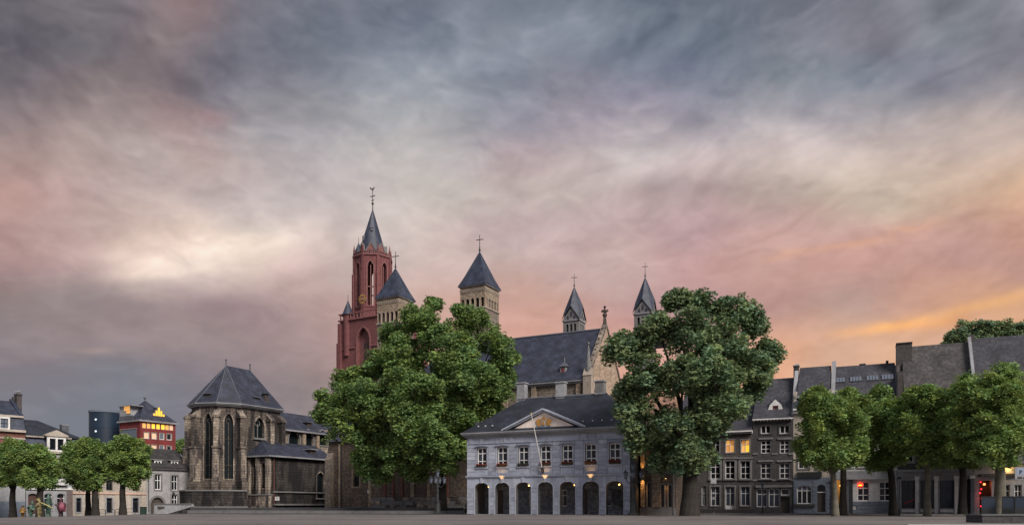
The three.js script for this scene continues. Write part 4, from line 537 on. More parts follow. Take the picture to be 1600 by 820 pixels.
// ---------- gothic church with polygonal choir ----------
{
  const fr = new Frame(351, 120, -60), g = thing('gothic_church', 'blackened gothic church choir with buttresses and steep slate roof', 'church', null, fr), R = 4.7, e = 15.9, N = 4, L = 6.9, A0 = 104 * RAD, ST = 38 * RAD, rv = R / Math.sin(A0), Ra = rv * Math.cos(ST / 2);
  const put = (q, a) => q.rotateY(Math.PI / 2 - a);   // a: outward angle in the (x, z) plane
  const l = 2 * Ra * Math.tan(ST / 2), lan = { x: 0, y: 5.0, w: 1.28, h: 9.9, rise: 1.5, pointed: 1 };
  for (let k = 0; k < N; k++) {
    const a = A0 + (k + 0.5) * ST;
    mesh(g, 'choir_wall', put(slab(rect(-l / 2, l / 2, 0, e), [openPts(lan)], Ra - 0.7, Ra), a), m_.soot);
    const t = part(g, 'lancet_window'); mesh(t, 'glass', put(slab(openPts(lan), [], Ra - 0.5, Ra - 0.45), a), m_.leaded);
    mesh(t, 'tracery', [put(box(-0.05, 0.05, lan.y, lan.y + 8.4, Ra - 0.44, Ra - 0.36), a), put(new THREE.TorusGeometry(0.34, 0.05, 5, 14).translate(0, lan.y + 8.75, Ra - 0.4), a), ...[2, 4, 6].map((y) => put(box(-0.62, 0.62, lan.y + y, lan.y + y + 0.06, Ra - 0.43, Ra - 0.38), a))], m_.soot);
    mesh(t, 'moulding', put(ring(lan, 0.16, Ra - 0.03, Ra + 0.06), a), m_.sootlight);
  }
  const butt = (x, z, a, s = 1) => { const b = part(g, 'buttress'), f = (q) => put(q, a).translate(x, 0, z); mesh(b, 'lower_stage', [f(box(-0.5, 0.5, 0, 4.6, -0.3, 1.7)), f(faces([[[-0.5, 4.6, 1.7], [0.5, 4.6, 1.7], [0.5, 5.3, 1.2], [-0.5, 5.3, 1.2]]]))], m_.soot); mesh(b, 'middle_stage', [f(box(-0.45, 0.45, 4.602, 9.6, -0.3, 1.25)), f(box(-0.55, 0.55, 9.6, 9.85, -0.3, 1.4))], m_.sootlight); mesh(b, 'upper_stage', [f(box(-0.4, 0.4, 9.852, 14.2, -0.3, 1.0))], s ? m_.sootlight : m_.soot); mesh(b, 'cap', [f(box(-0.52, 0.52, 14.2, 14.5, -0.3, 1.15)), f(faces([[[-0.5, 14.5, 1.1], [0.5, 14.5, 1.1], [0.5, 15.4, 0], [-0.5, 15.4, 0]], [[0.5, 14.5, 1.1], [0.5, 14.5, 0], [0.5, 15.4, 0]], [[-0.5, 14.5, 1.1], [-0.5, 15.4, 0], [-0.5, 14.5, 0]]]))], m_.sootlight); };
  for (let k = 0; k <= N; k++) { const a = A0 + k * ST; butt(Math.cos(a) * rv, Math.sin(a) * rv, a, k % 2); }
  const so = { x: 2.6, y: fr.Y(402, 684, R), w: 2.0, h: 3.2, rise: 1.6, pointed: 1 };
  mesh(g, 'side_wall', [wall(-1.15, L, 0, e, [so], 0.7, R), box(-1.15, L, 0, e, -R, -R + 0.7), box(L - 0.7, L, 0, e, -R + 0.7, R - 0.702)], m_.soot);
  { const t = part(g, 'side_window'); mesh(t, 'glass', slab(openPts(so), [], R - 0.5, R - 0.45), m_.leaded); mesh(t, 'tracery', [box(so.x - 0.06, so.x + 0.06, so.y, so.y + 2.2, R - 0.44, R - 0.36), new THREE.TorusGeometry(0.45, 0.06, 5, 14).translate(so.x, so.y + 2.3, R - 0.4)], m_.greystone); mesh(t, 'moulding', ring(so, 0.25, R - 0.03, R + 0.1), m_.sootlight); mesh(t, 'sill', box(so.x - 1.2, so.x + 1.2, so.y - 0.3, so.y - 0.02, R - 0.1, R + 0.3), m_.greystone); }
  butt(4.4, R, Math.PI / 2, 1); butt(L - 0.2, R, Math.PI / 2, 0);
  // plinth wall, pale band
  const Rp = R + 2.0, pl = []; for (let k = 0; k < N; k++) { const a = A0 + (k + 0.5) * ST, l3 = 2 * Rp * Math.tan(ST / 2) - 0.01; mesh(g, 'plinth_wall', put(box(-l3 / 2, l3 / 2, 0.6, 3.1, Rp - 0.5, Rp), a), m_.sootblack); mesh(g, 'plinth_coping', put(box(-l3 / 2 - 0.04, l3 / 2 + 0.04, 3.1, 3.3, Rp - 0.55, Rp + 0.1), a), m_.greystone); mesh(g, 'plinth_step', put(box(-l3 / 2 - 0.1, l3 / 2 + 0.1, 0.55, 0.85, Rp + 0.01, Rp + 0.45), a), m_.greystone); }
  // cornice and roof
  const eave = (r) => { const q = []; for (let k = 0; k <= N; k++) { const a = A0 + k * ST, rr = rv * r / R; q.push([Math.cos(a) * rr, Math.sin(a) * rr]); } return [[L + 0.3, r], ...q, [L + 0.3, -r]]; };
  const cor = (r, y0, y1) => { const p = eave(r), s = new THREE.Shape(p.map(([x, z]) => new THREE.Vector2(x, -z))); return new THREE.ExtrudeGeometry(s, { depth: y1 - y0, bevelEnabled: false }).rotateX(-Math.PI / 2).translate(0, y0, 0); };
  mesh(g, 'cornice', [cor(R + 0.3, e, e + 0.2), cor(R + 0.55, e + 0.2, e + 0.36), cor(R + 0.7, e + 0.36, e + 0.5)], m_.gutter);
  const P = eave(R + 0.6), yE = e + 0.502, yR = fr.Y(352, 571, 0), r0 = [0.2, yR, 0], r1 = [4.9, yR, 0], rf = []; const v3 = ([x, z]) => [x, yE, z];
  rf.push([v3(P[0]), v3(P[1]), r0, r1].reverse()); for (let k = 1; k <= N; k++) rf.push([v3(P[k]), v3(P[k + 1]), r0].reverse()); rf.push([v3(P[N + 1]), v3(P[N + 2]), r1, r0].reverse(), [v3(P[N + 2]), v3(P[0]), r1].reverse());
  mesh(g, 'roof', faces(rf), m_.slate);
  mesh(g, 'hip_flashing', P.slice(1, N + 2).map((p) => taper([V(p[0], yE, p[1]), V((p[0] + r0[0]) / 2, (yE + yR) / 2, p[1] / 2), V(...r0)], [0.06, 0.06], 6, 2)), m_.lead);
  for (const q of [r0, r1]) mesh(g, 'roof_finial', [cyl(0.14, 0.1, yR - 0.2, yR + 0.9, q[0], 0, 6), ball(0.16, q[0], yR + 0.9, 0, 8)], m_.lead);
  { const c = part(g, 'chimney'), x = fr.X(416, R - 0.3), z = R - 0.6; mesh(c, 'stack', box(x - 0.42, x + 0.42, e + 0.3, fr.Y(416, 618, R), z - 0.4, z + 0.4), m_.sootlight); const t = fr.Y(416, 618, R); mesh(c, 'cowl', [box(x - 0.35, x + 0.35, t + 0.002, t + 0.3, z - 0.33, z + 0.33), cyl(0.62, 0.3, t + 0.3, t + 0.55, x, z, 8)], m_.iron); }
  for (const [px, dx] of [[399, 0], [304, 1]]) { const q = part(g, 'roof_dormer'), a = dx ? 2.9 : Math.PI / 2, x = dx ? 0 : fr.X(399, R - 0.6), f = (b) => put(b, a).translate(x, 0, 0); mesh(q, 'body', f(box(-0.45, 0.45, e + 0.9, e + 1.9, R - 2.0, R - 0.35)), m_.wood); mesh(q, 'roof', f(box(-0.65, 0.65, e + 1.9, e + 2.02, R - 2.2, R - 0.1)), m_.lead); }
  // nave beyond
  const nz = R - 0.5, nx0 = L + 0.35, nx1 = 32, ne = fr.Y(455, 673, nz), nr = fr.Y(447, 645, 0), hw = nz;
  const cl = [0, 1, 2, 3, 4].map((k) => ({ x: fr.X(459 + k * 22, nz), y: fr.Y(459 + k * 22, 690, nz) - 0.6, w: 2.4, h: 2.6, rise: 1.6, pointed: 1 })).filter((o) => o.x < nx1 - 2);
  mesh(g, 'nave_wall', [wall(nx0, nx1, 0, ne, cl, 0.6, nz), box(nx0, nx1, 0, ne, -nz, -nz + 0.6)], m_.sootlight);
  cl.forEach((o) => { const t = part(g, 'clerestory_window'); mesh(t, 'glass', slab(openPts(o), [], nz - 0.45, nz - 0.4), m_.leaded); mesh(t, 'moulding', ring(o, 0.2, nz - 0.03, nz + 0.1), m_.greystone); mesh(g, 'nave_pilaster', box(o.x + 1.7, o.x + 2.3, 0, ne - 0.2, nz + 0.002, nz + 0.4), m_.rubblewarm); });
  mesh(g, 'nave_roof', prismX([[hw + 0.5, ne], [hw + 0.5, ne + 0.15], [0, nr], [-hw - 0.5, ne + 0.15], [-hw - 0.5, ne]], nx0, nx1), m_.slate); mesh(g, 'nave_gutter', box(nx0, nx1, ne - 0.15, ne + 0.1, hw + 0.502, hw + 0.7), m_.gutter);
  { const q = part(g, 'roof_dormer'), x = fr.X(482, nz - 1), y = mix(ne, nr, 0.38); mesh(q, 'body', box(x - 0.5, x + 0.5, y - 0.8, y + 0.5, hw - 3, hw - 0.9), m_.wood); mesh(q, 'roof', box(x - 0.75, x + 0.75, y + 0.5, y + 0.62, hw - 3.2, hw - 0.6), m_.lead); }
  // sacristy, low and black, in front of the nave
  const sz = R + 4.6, s0 = fr.X(421, sz), s1 = fr.X(522, sz), sY = fr.Y(450, 714, sz), sT = sY + 2.6, zi = R + 0.2, dz = sz - zi;
  const front = [[500, 738, 778, 10]].map(([p, a, b, w]) => { const x = fr.X(p, sz), y = fr.Y(p, b, sz); return { x, y, w: fr.X(p + w / 2, sz) - fr.X(p - w / 2, sz), h: fr.Y(p, a, sz) - y, rise: 0.8, pointed: 1 }; }), ends = [0.3, 0.72].map((t) => ({ x: zi + dz * t, y: 3.6, w: 1.0, h: sY - 4.6, rise: 0.8, pointed: 1 }));
  const turnEnd = (q) => q.rotateY(-Math.PI / 2).translate(s0, 0, 0);
  mesh(g, 'sacristy_wall', [wall(s0 + 0.5, s1, 0, sY, front, 0.5, sz)], m_.sootblack); mesh(g, 'sacristy_end_wall', turnEnd(wall(zi, sz, 0, sY, ends, 0.5, 0)), m_.soot);
  front.forEach((o) => { const t = part(g, 'sacristy_window'); mesh(t, 'glass', slab(openPts(o), [], sz - 0.4, sz - 0.36), m_.leaded); mesh(t, 'moulding', ring(o, 0.2, sz - 0.03, sz + 0.07), m_.sootlight); mesh(t, 'sill', box(o.x - o.w / 2 - 0.4, o.x + o.w / 2 + 0.4, o.y - 0.25, o.y - 0.02, sz - 0.1, sz + 0.25), m_.greystone); });
  ends.forEach((o) => { const t = part(g, 'sacristy_window'); mesh(t, 'glass', turnEnd(slab(openPts(o), [], -0.4, -0.36)), m_.leaded); mesh(t, 'moulding', turnEnd(ring(o, 0.16, -0.03, 0.07)), m_.sootlight); });
  for (const t of [0.02, 0.51, 0.98]) mesh(g, 'sacristy_pier', turnEnd(box(zi + dz * t - 0.32, zi + dz * t + 0.32, 2.6, sY - 0.3, 0.002, 0.55)), m_.sootlight);
  mesh(g, 'sacristy_pipe', cyl(0.09, 0.09, 0.6, sY, s0 + 0.7, sz + 0.12, 8), M(0.12, 0.05, 0.035, null, 0.7));
  mesh(g, 'sacristy_band', [box(s0 + 0.5, s1, 2.95, 3.15, sz + 0.003, sz + 0.25)], m_.greystone); mesh(g, 'sacristy_step', [box(s0 + 0.5, s1, 1.0, 1.25, sz + 0.003, sz + 0.4)], m_.greystone);
  mesh(g, 'sacristy_base', turnEnd(box(zi - 0.3, sz + 0.6, 0.6, 2.5, 0.004, 0.8)), m_.sootlight); mesh(g, 'sacristy_base_coping', turnEnd(box(zi - 0.4, sz + 0.7, 2.5, 2.7, 0.004, 0.9)), m_.greystone);
  mesh(g, 'recess_shade_panel', turnEnd(box(zi + 1.4, zi + 2.3, 1.0, 2.2, 0.802, 0.86)), m_.wood);  // dark panel painted for the shade of a recess, no real hatch
  mesh(g, 'sacristy_roof', faces([[[s0 - 0.6, sY, sz + 0.5], [s1, sY, sz + 0.5], [s1, sT, zi], [s0 + 2.4, sT, zi]], [[s0 - 0.6, sY, sz + 0.5], [s0 + 2.4, sT, zi], [s0 - 0.6, sY, zi - 1.2]]]), m_.slate);
  mesh(g, 'sacristy_gutter', [box(s0 - 0.6, s1, sY - 0.16, sY + 0.06, sz + 0.502, sz + 0.7), box(s0 - 0.8, s0 - 0.602, sY - 0.16, sY + 0.06, zi - 1, sz + 0.7)], m_.gutter);
  { const q = part(g, 'sacristy_skylight'), x = fr.X(483, sz - 2); mesh(q, 'body', box(x - 0.6, x + 0.6, sY + 0.6, sY + 1.55, sz - 3, sz - 1.2), m_.wood); mesh(q, 'roof', box(x - 0.9, x + 0.9, sY + 1.55, sY + 1.67, sz - 3.2, sz - 0.8), m_.gutter); }
  const nb = thing('notice_board', 'small white notice board on the wall of the blackened church', 'notice board'); fr.put(nb, s0 + 1.4, 2.0, sz + 0.02); mesh(nb, 'board', box(-0.42, 0.42, -0.25, 0.32, 0, 0.05), m_.white); mesh(nb, 'printed_text', [0, 1, 2].map((k) => box(-0.3, 0.3 - k * 0.1, 0.14 - k * 0.13, 0.18 - k * 0.13, 0.051, 0.056)), m_.irongrey);
}

// ---------- houses on the right side of the square ----------
const FONT = await new FontLoader().loadAsync('fonts/droid/droid_sans_bold.typeface.json');
const text = (s, size, x, y, z) => { const g = new TextGeometry(s, { font: FONT, size, depth: 0.02, curveSegments: 3, bevelEnabled: false }); g.computeBoundingBox(); return g.translate(x - (g.boundingBox.max.x + g.boundingBox.min.x) / 2, y, z); };
{
  const R = RW, o = (p, a, b, w, e) => opn(R, p, a, b, w, e);
  const gx = (p) => R.X(p);
  { // narrow brown house with two lit windows
    const g = thing('brown_house', 'dark brown brick house with two lit windows under its eaves', 'house', null, R), x0 = -3.2, x1 = gx(1177) - 0.02, H = R.Y(1160, 676);
    const top = [[1118, 0], [1141, 1], [1165, 1]].map(([p, l]) => ({ ...o(p, 687, 707, 13.5), l })), mid = [1118, 1141, 1165].map((p) => o(p, 720, 748, 15)), low = [[1100, 759, 790, 7], [1118, 760, 790, 14], [1141, 760, 799, 14.5], [1165, 760, 790, 14.5]].map((q) => o(...q));
    shell(g, x0, x1, H, 10, [...top, ...mid, ...low], m_.brickbrown, { ridge: H + 5.4 });
    top.forEach((k, i) => win(g, k, { rows: [0.4, 0.6], glass: k.l ? (i === 1 ? [m_.litdim, m_.glowwarm, m_.glowwarm, m_.litdim] : [m_.glowwarm, m_.glowgold, m_.litdim, m_.glowwarm]) : m_.glass, trim: m_.greystone, trimW: 0.1, name: k.l ? 'glow_window' : 'window' }));
    mid.forEach((k) => win(g, k, { rows: [0.34, 0.36, 0.3], trim: m_.greystone, trimW: 0.22, sill: m_.greystone })); low.forEach((k, i) => win(g, k, { rows: [0.36, 0.64], glass: m_.glassblue, trim: i ? m_.greystone : null, trimW: 0.14, panel: i === 2 ? 0.24 : 0 }));
    mid.forEach((k) => mesh(g, 'lintel', box(k.x - k.w / 2 - 0.32, k.x + k.w / 2 + 0.32, k.y + k.h + 0.222, k.y + k.h + 0.4, 0.001, 0.13), m_.greystone));
    mesh(g, 'roof', chevron(x0, x1 - 0.05, H + 0.28, H + 5.5, 10), m_.tile); mesh(g, 'gutter', [box(x0, x1, H - 0.12, H + 0.06, 0.001, 0.25), box(x0, x1, H + 0.06, H + 0.22, 0.001, 0.4)], m_.white); mesh(g, 'plinth', box(x0, x1, 0.1, 0.55, 0.001, 0.06), m_.dark);
  }
  { // dark tall house with a dormer
    const g = thing('dark_house', 'tall dark brick house with white dormer and open white attic windows', 'house', null, R), x0 = gx(1177), x1 = gx(1240), H = R.Y(1208, 656), rY = R.Y(1208, 595, -5);
    const at = [1197, 1226.5].map((p) => o(p, 664, 677.5, 16)), up = [1197, 1226.5].map((p) => o(p, 688, 708, 15)), mid = [1197, 1226.5].map((p) => o(p, 723, 747.5, 16)), low = [[1191, 763, 792, 17], [1210, 763, 792, 17]].map((q) => o(...q)), fan = o(1227.5, 763, 774, 14), door = o(1227.5, 776, 801, 14);
    shell(g, x0, x1, H, 10, [...at, ...up, ...mid, ...low, fan, door], m_.brickdark, { ridge: rY - 0.05 });
    at.forEach((k) => { win(g, k, { rows: [1], bar: 0.11, trim: m_.dark, trimW: 0.16 }); }); up.forEach((k) => win(g, k, { rows: [0.33, 0.34, 0.33] })); mid.forEach((k) => win(g, k, { rows: [0.33, 0.34, 0.33], sill: m_.greystone }));
    [...up, ...mid].forEach((k) => mesh(g, 'lintel', box(k.x - k.w / 2 - 0.25, k.x + k.w / 2 + 0.25, k.y + k.h + 0.1, k.y + k.h + 0.3, 0.001, 0.1), m_.greystone));
    for (const p of [1181, 1211, 1237]) for (const y of [709, 750]) mesh(g, 'band_stone', box(gx(p) - 0.3, Math.min(x1, gx(p) + 0.3), R.Y(p, y) - 0.1, R.Y(p, y) + 0.1, 0.001, 0.06), m_.greystone);
    low.forEach((k) => win(g, k, { rows: [0.32, 0.68], glass: m_.glassblue, bar: 0.09 })); win(g, fan, { cols: 1, rows: [1], bar: 0.12, name: 'fanlight' }); mesh(g, 'door', box(door.x - door.w / 2, door.x + door.w / 2, door.y, door.y + door.h, -0.3, -0.24), m_.wood);
    mesh(g, 'shop_lintel', box(x0 + 0.3, x1 - 0.1, R.Y(1208, 761.5), R.Y(1208, 758), 0.001, 0.12), m_.greystone);
    mesh(g, 'roof', chevron(x0, x1 - 0.2, H + 0.3, rY, 10), m_.tile); const den = []; for (let k = 0; k < 12; k++) den.push(box(mix(x0, x1, (k + 0.2) / 12), mix(x0, x1, (k + 0.7) / 12), H - 0.14, H - 0.001, 0.001, 0.2)); mesh(g, 'eaves_moulding', [box(x0, x1, H, H + 0.14, 0.001, 0.42), ...den], m_.white);
    const d = part(g, 'dormer'), dx = gx(1211), y0 = H + 0.6, zf = -0.75; mesh(d, 'front', slab([[-0.72, 0], [0.72, 0], [0.82, 0.5], [0.6, 1.15], [0, 1.75], [-0.6, 1.15], [-0.82, 0.5]].map(([a, b]) => new THREE.Vector2(dx + a, y0 + b)), [rect(dx - 0.3, dx + 0.3, y0 + 0.3, y0 + 1.05)], zf - 0.15, zf), m_.white); for (const s of [-1, 1]) mesh(d, 'pane', box(dx + s * 0.15 - 0.13, dx + s * 0.15 + 0.13, y0 + 0.31, y0 + 1.04, zf - 0.12, zf - 0.1), m_.glowpale.clone()); mesh(d, 'roof', prismX([[zf - 0.16, 0], [zf - 3, 0], [zf - 3, 1.6], [zf - 0.16, 1.6]], -0.55, 0.55).translate(dx, y0, 0), m_.slate);
    d.children.filter((c) => c.name === 'pane').forEach((c) => { c.material = M(0.12, 0.03, 0.03, null, 0.4); });
    const c = part(g, 'chimney'); const zc = -4.6, xc = gx(1240); mesh(c, 'stack', box(R.X(1241, zc) - 0.0, R.X(1249, zc), H + 2, R.Y(1244, 573, zc), zc - 0.4, zc + 0.4), m_.brickdark); mesh(c, 'cap', box(R.X(1240, zc), R.X(1250, zc), R.Y(1244, 573, zc) + 0.002, R.Y(1244, 571.5, zc), zc - 0.5, zc + 0.5), m_.greystone);
  }
  { // blue grey shop house
    const g = thing('blue_house', 'house with blue grey painted ground floor, three light window and arched door', 'house', null, R), x0 = gx(1240) + 0.02, x1 = gx(1301), H = R.Y(1270, 645), rY = R.Y(1275, 573, -5), g0 = R.Y(1270, 746);
    const w = o(1257.5, 758, 787, 23.5, { rise: 0.35 }), d = o(1284, 757, 800, 13, { rise: 0.35 }), up = [1256, 1284].map((p) => o(p, 700, 732, 16));
    mesh(g, 'ground_floor_wall', [wall(x0, x1, 0, g0, [w, d], 0.4, 0.05)], m_.bluegrey); for (let k = 1; k < 9; k++) { const y = g0 * k / 9; mesh(g, 'groove_band', [[x0 + 0.05, w.x - w.w / 2 - 0.1], [w.x + w.w / 2 + 0.1, d.x - d.w / 2 - 0.08], [d.x + d.w / 2 + 0.08, x1 - 0.05]].map(([a, b]) => box(a, b, y - 0.16, y + 0.16, 0.051, 0.075)), m_.bluegrey); }
    mesh(g, 'wall', [wall(x0, x1, g0 + 0.002, H, up, 0.35), box(x0, x0 + 0.3, 0, H + 2.5, -10, -0.42), box(x1 - 0.3, x1, 0, H + 2.5, -10, -0.42), box(x0 + 0.31, x1 - 0.31, 0, H, -10, -9.7)], m_.cream);
    up.forEach((k) => win(g, k, { trim: m_.greystone }));
    win(g, w, { z: -0.1, cols: 3, rows: [0.3, 0.7], bar: 0.09, glass: [m_.glass, m_.glass, m_.glass, m_.glasspale, m_.glasspale, m_.glasspale] }); mesh(g, 'sill', box(w.x - w.w / 2 - 0.3, w.x + w.w / 2 + 0.3, w.y - 0.3, w.y - 0.05, 0.052, 0.2), m_.wood);
    mesh(g, 'door', box(d.x - d.w / 2, d.x + d.w / 2, d.y, d.y + d.h * 0.7, -0.25, -0.18), m_.wood); mesh(g, 'transom', [box(d.x - d.w / 2, d.x + d.w / 2, d.y + d.h * 0.7 + 0.01, d.y + d.h * 0.74, -0.26, -0.1)], m_.white); mesh(g, 'fanlight', box(d.x - d.w / 2, d.x + d.w / 2, d.y + d.h * 0.75, d.y + d.h, -0.25, -0.22), m_.glass);
    mesh(g, 'fascia', [box(x0 + 0.4, gx(1285), g0 + 0.05, g0 + 0.6, 0.001, 0.22)], m_.iron); mesh(g, 'cornice', [box(x0, x1, H, H + 0.3, -0.3, 0.3), box(x0, x1, H + 0.3, H + 0.5, -0.3, 0.5)], m_.white);
    const mh = R.Y(1262, 620, -0.6); mesh(g, 'mansard', prismX([[0.2, H + 0.502], [-0.7, mh], [-9.6, mh], [-10, H + 0.502]], x0 + 0.1, x1 - 0.1), m_.slateblue); mesh(g, 'roof', prismX([[-0.5, mh + 0.002], [-5, rY], [-9.8, mh + 0.002]], x0 + 0.3, x1 - 0.3), m_.tile);
    mesh(g, 'mansard_moulding', box(x0 + 0.1, x1, mh - 0.1, mh + 0.14, -0.7, -0.35), m_.gutter);
    for (const x of [x0, x1]) mesh(g, 'party_coping', (() => { const a = V(x, mh - 2.0, 0.0), b = V(x, rY + 0.4, -5), l = a.distanceTo(b), an = Math.atan2(b.y - a.y, 5); return [box(-0.2, 0.2, -0.7, 0.12, -l / 2, l / 2).rotateX(an).translate(x, (a.y + b.y) / 2, -2.5)]; })(), m_.palegrey);
  }
  { // white café house
    const g = thing('white_house', 'long white fronted house with two crossed windows and a red lit sign', 'house', null, R), x0 = gx(1301) + 0.02, x1 = gx(1403), H = R.Y(1350, 642), rY = R.Y(1352, 573, -5), ys = R.Y(1350, 749);
    const w = [o(1349.5, 752.5, 782.5, 18.5), o(1383.5, 752.5, 782.5, 18.5)], ent = o(1314, 749, 804, 17), up = [1320, 1350, 1382].map((p) => o(p, 690, 730, 17)); ent.y = 0.14; ent.h = ys - 0.2;
    shell(g, x0, x1, H, 10, [...w, ent, ...up], m_.cream.clone(), { ridge: rY - 0.05 }); const wl = g.children[0]; wl.material = M(0.52, 0.52, 0.53, T.mottle, 0.85, 0.004);
    w.forEach((k) => win(g, k, { rows: [0.34, 0.36, 0.3], bar: 0.09, z: -0.12 })); up.forEach((k) => win(g, k, { trim: m_.greystone }));
    mesh(g, 'fascia', [box(x0, x1, ys, ys + 0.16, 0.001, 0.35), box(x0, x1, ys + 0.16, ys + 0.9, 0.001, 0.12)], m_.palegrey);
    { const p = []; for (let r = 0; r < 3; r++) { let x = gx(1332) + (r % 2) * 0.5; while (x < x1) { p.push([x, Math.min(x1, x + 1.2), r]); x += 1.2; } } p.forEach(([a, b, r]) => mesh(g, 'plinth_stone', box(a + 0.01, b - 0.01, 0.14 + r * 0.42 + 0.01, 0.14 + (r + 1) * 0.42 - 0.01, 0.002, 0.1), m_.bluegrey)); }
    for (const p of [1330.5, 1303.5]) mesh(g, 'entrance_pier', box(gx(p) - 0.18, gx(p) + 0.18, 0.14, ys, 0.002, 0.2), p < 1320 ? m_.white : m_.iron);
    // lit passage behind the entrance
    mesh(g, 'passage_wall', [box(ent.x - 1.2, ent.x + 1.2, 0.14, ent.h + 0.3, -3.1, -3.0), box(ent.x - 1.2, ent.x - 1.1, 0.14, ent.h + 0.3, -3, -0.36), box(ent.x + 1.1, ent.x + 1.2, 0.14, ent.h + 0.3, -3, -0.36)], m_.sandstone);
    mesh(g, 'roof', chevron(x0, x1 - 0.1, H + 0.25, rY, 10), m_.tile);
    [1312, 1338, 1364, 1388].forEach((p) => { const q = part(g, 'skylight'), z = -3.2, x = R.X(p, z), an = Math.atan2(rY - H, 5); for (let k = 0; k < 4; k++) mesh(q, 'pane', box(x - 0.6 + k * 0.3 + 0.03, x - 0.33 + k * 0.3, -0.02, 0.06, -0.32, 0.32).translate(-x, 0, 0).rotateX(an).translate(x, mix(H + 0.25, rY, 0.64) + 0.3, z), m_.glasspale); mesh(q, 'frame', [box(-0.66, 0.66, -0.02, 0.05, -0.4, -0.33), box(-0.66, 0.66, -0.02, 0.05, 0.33, 0.4)].map((b) => b.rotateX(an).translate(x, mix(H + 0.25, rY, 0.64) + 0.3, z)), m_.lead); });
    { const c = part(g, 'chimney'), z = -5.4; mesh(c, 'stack', box(R.X(1344, z), R.X(1353, z), rY - 1, R.Y(1348, 570, z), z - 0.5, z + 0.4), m_.brickdark); mesh(c, 'cap', box(R.X(1343.5, z), R.X(1353.5, z), R.Y(1348, 570, z) + 0.001, R.Y(1348, 569, z), z - 0.6, z + 0.5), m_.greystone); mesh(g, 'vent_pipe', cyl(0.14, 0.14, rY - 0.4, rY + 0.5, R.X(1387, -5), -5, 8), m_.iron); }
    const n = thing('neon_sign', 'glowing red and yellow sign in the top of the white house window', 'sign'); const k = w[0]; R.put(n, k.x - k.w * 0.25, k.y + k.h * 0.84, -0.1); mesh(n, 'red_tube', [new THREE.TorusGeometry(0.2, 0.035, 6, 20).scale(1.25, 0.95, 1), box(-0.2, 0.2, 0.06, 0.12, -0.02, 0.02)], glow(1, 0.03, 0.02, 2.2)); mesh(n, 'yellow_tube', [taper([V(-0.16, -0.08, 0), V(-0.02, 0.0, 0), V(0.06, -0.07, 0), V(0.18, 0.02, 0)], [0.04, 0.03], 6, 8)], glow(1, 0.5, 0.03, 2.6)); mesh(n, 'backing', box(-0.27, 0.27, -0.22, 0.22, -0.03, -0.021), M(0.1, 0.01, 0.01, null, 0.6));
    const l = new THREE.PointLight(new THREE.Color().setRGB(1, 0.12, 0.05), LK * (0.25)); l.position.z = 0.15; l.castShadow = true; n.add(l);
    const pl = thing('passage_lamp', 'warm ceiling lamp in the passage beside the white house', 'lamp'); R.put(pl, ent.x, ent.h - 0.4, -1.6); mesh(pl, 'bulb', ball(0.12, 0, 0, 0, 8), glow(1, 0.55, 0.16, 6)); mesh(pl, 'rod', cyl(0.02, 0.02, 0.12, 0.5), m_.iron); const q = new THREE.PointLight(new THREE.Color().setRGB(1, 0.48, 0.12), LK * (4)); q.castShadow = true; q.shadow.radius = 5; pl.add(q);
  }
  { // pilastered shopfront
    const g = thing('shop_house', 'tall roofed house with pilastered shopfront of three display windows', 'house', null, R), x0 = gx(1403) + 0.02, x1 = gx(1524), H = R.Y(1460, 632), rY = R.Y(1470, 541, -5), ys = R.Y(1460, 744);
    const sh = [[1420, 21], [1449.5, 21], [1480.5, 22]].map(([p, w]) => o(p, 750.5, 794, w)), dr = o(1511, 749, 803, 16), up = [1420, 1450, 1480, 1510].map((p) => o(p, 684, 722, 16)); dr.y = 0.14;
    shell(g, x0, x1, H, 10, [...sh, dr, ...up], m_.brickbrown, { ridge: rY - 0.05 });
    mesh(g, 'shop_front', wall(x0, x1, 0.14, ys, [...sh, { ...dr, y: 0.141 }].map((k) => ({ ...k, w: k.w + 0.02 })), 0.12, 0.14), m_.palegrey);
    sh.forEach((k, i) => { const q = win(g, k, { z: 0.0, cols: i === 0 ? 2 : 1, rows: [0.34, 0.66], bar: 0.07, frame: m_.iron, glass: i === 2 ? m_.glassblue : m_.glass, name: 'shop_window' }); mesh(g, 'stall_riser', box(k.x - k.w / 2, k.x + k.w / 2, 0.3, k.y - 0.12, 0.142, 0.2), m_.white); });
    for (const p of [1433.5, 1463.5, 1495, 1525 - 5]) { const q = part(g, 'pilaster'); mesh(q, 'shaft', box(gx(p) - 0.16, gx(p) + 0.16, 0.14, ys - 0.3, 0.142, 0.34), p > 1515 ? m_.bluegrey : m_.white); mesh(q, 'capital', box(gx(p) - 0.22, gx(p) + 0.22, ys - 0.3, ys, 0.142, 0.4), m_.white); }
    mesh(g, 'shop_cornice', [box(x0, x1, ys + 0.002, ys + 0.5, 0, 0.3), box(x0, x1, ys + 0.5, ys + 0.7, 0, 0.5)], m_.palegrey); mesh(g, 'door', box(dr.x - dr.w / 2, dr.x + dr.w / 2, 0.14, dr.h, -0.3, -0.25), m_.wood);
    up.forEach((k) => win(g, k, { trim: m_.greystone })); mesh(g, 'eaves', box(x0, x1, H, H + 0.3, -0.3, 0.4), m_.white);
    mesh(g, 'roof', chevron(x0 + 0.6, x1 - 0.1, H + 0.4, rY, 10), M(0.058, 0.053, 0.053, T.pantile, 0.85, 0.025));
    { const c = part(g, 'gable_chimney'), z = -4.4; mesh(c, 'stack', [box(R.X(1401, z), R.X(1425.5, z), H - 1, R.Y(1413, 539, z), z - 1.2, z + 0.9), box(R.X(1401, z), R.X(1409, z), H - 1, H + 3.6, z - 1, 0.2)], m_.brickbrown); mesh(c, 'cap', box(R.X(1400.5, z), R.X(1426, z), R.Y(1413, 539, z) + 0.002, R.Y(1413, 537.5, z), z - 1.3, z + 1.0), m_.dark); }
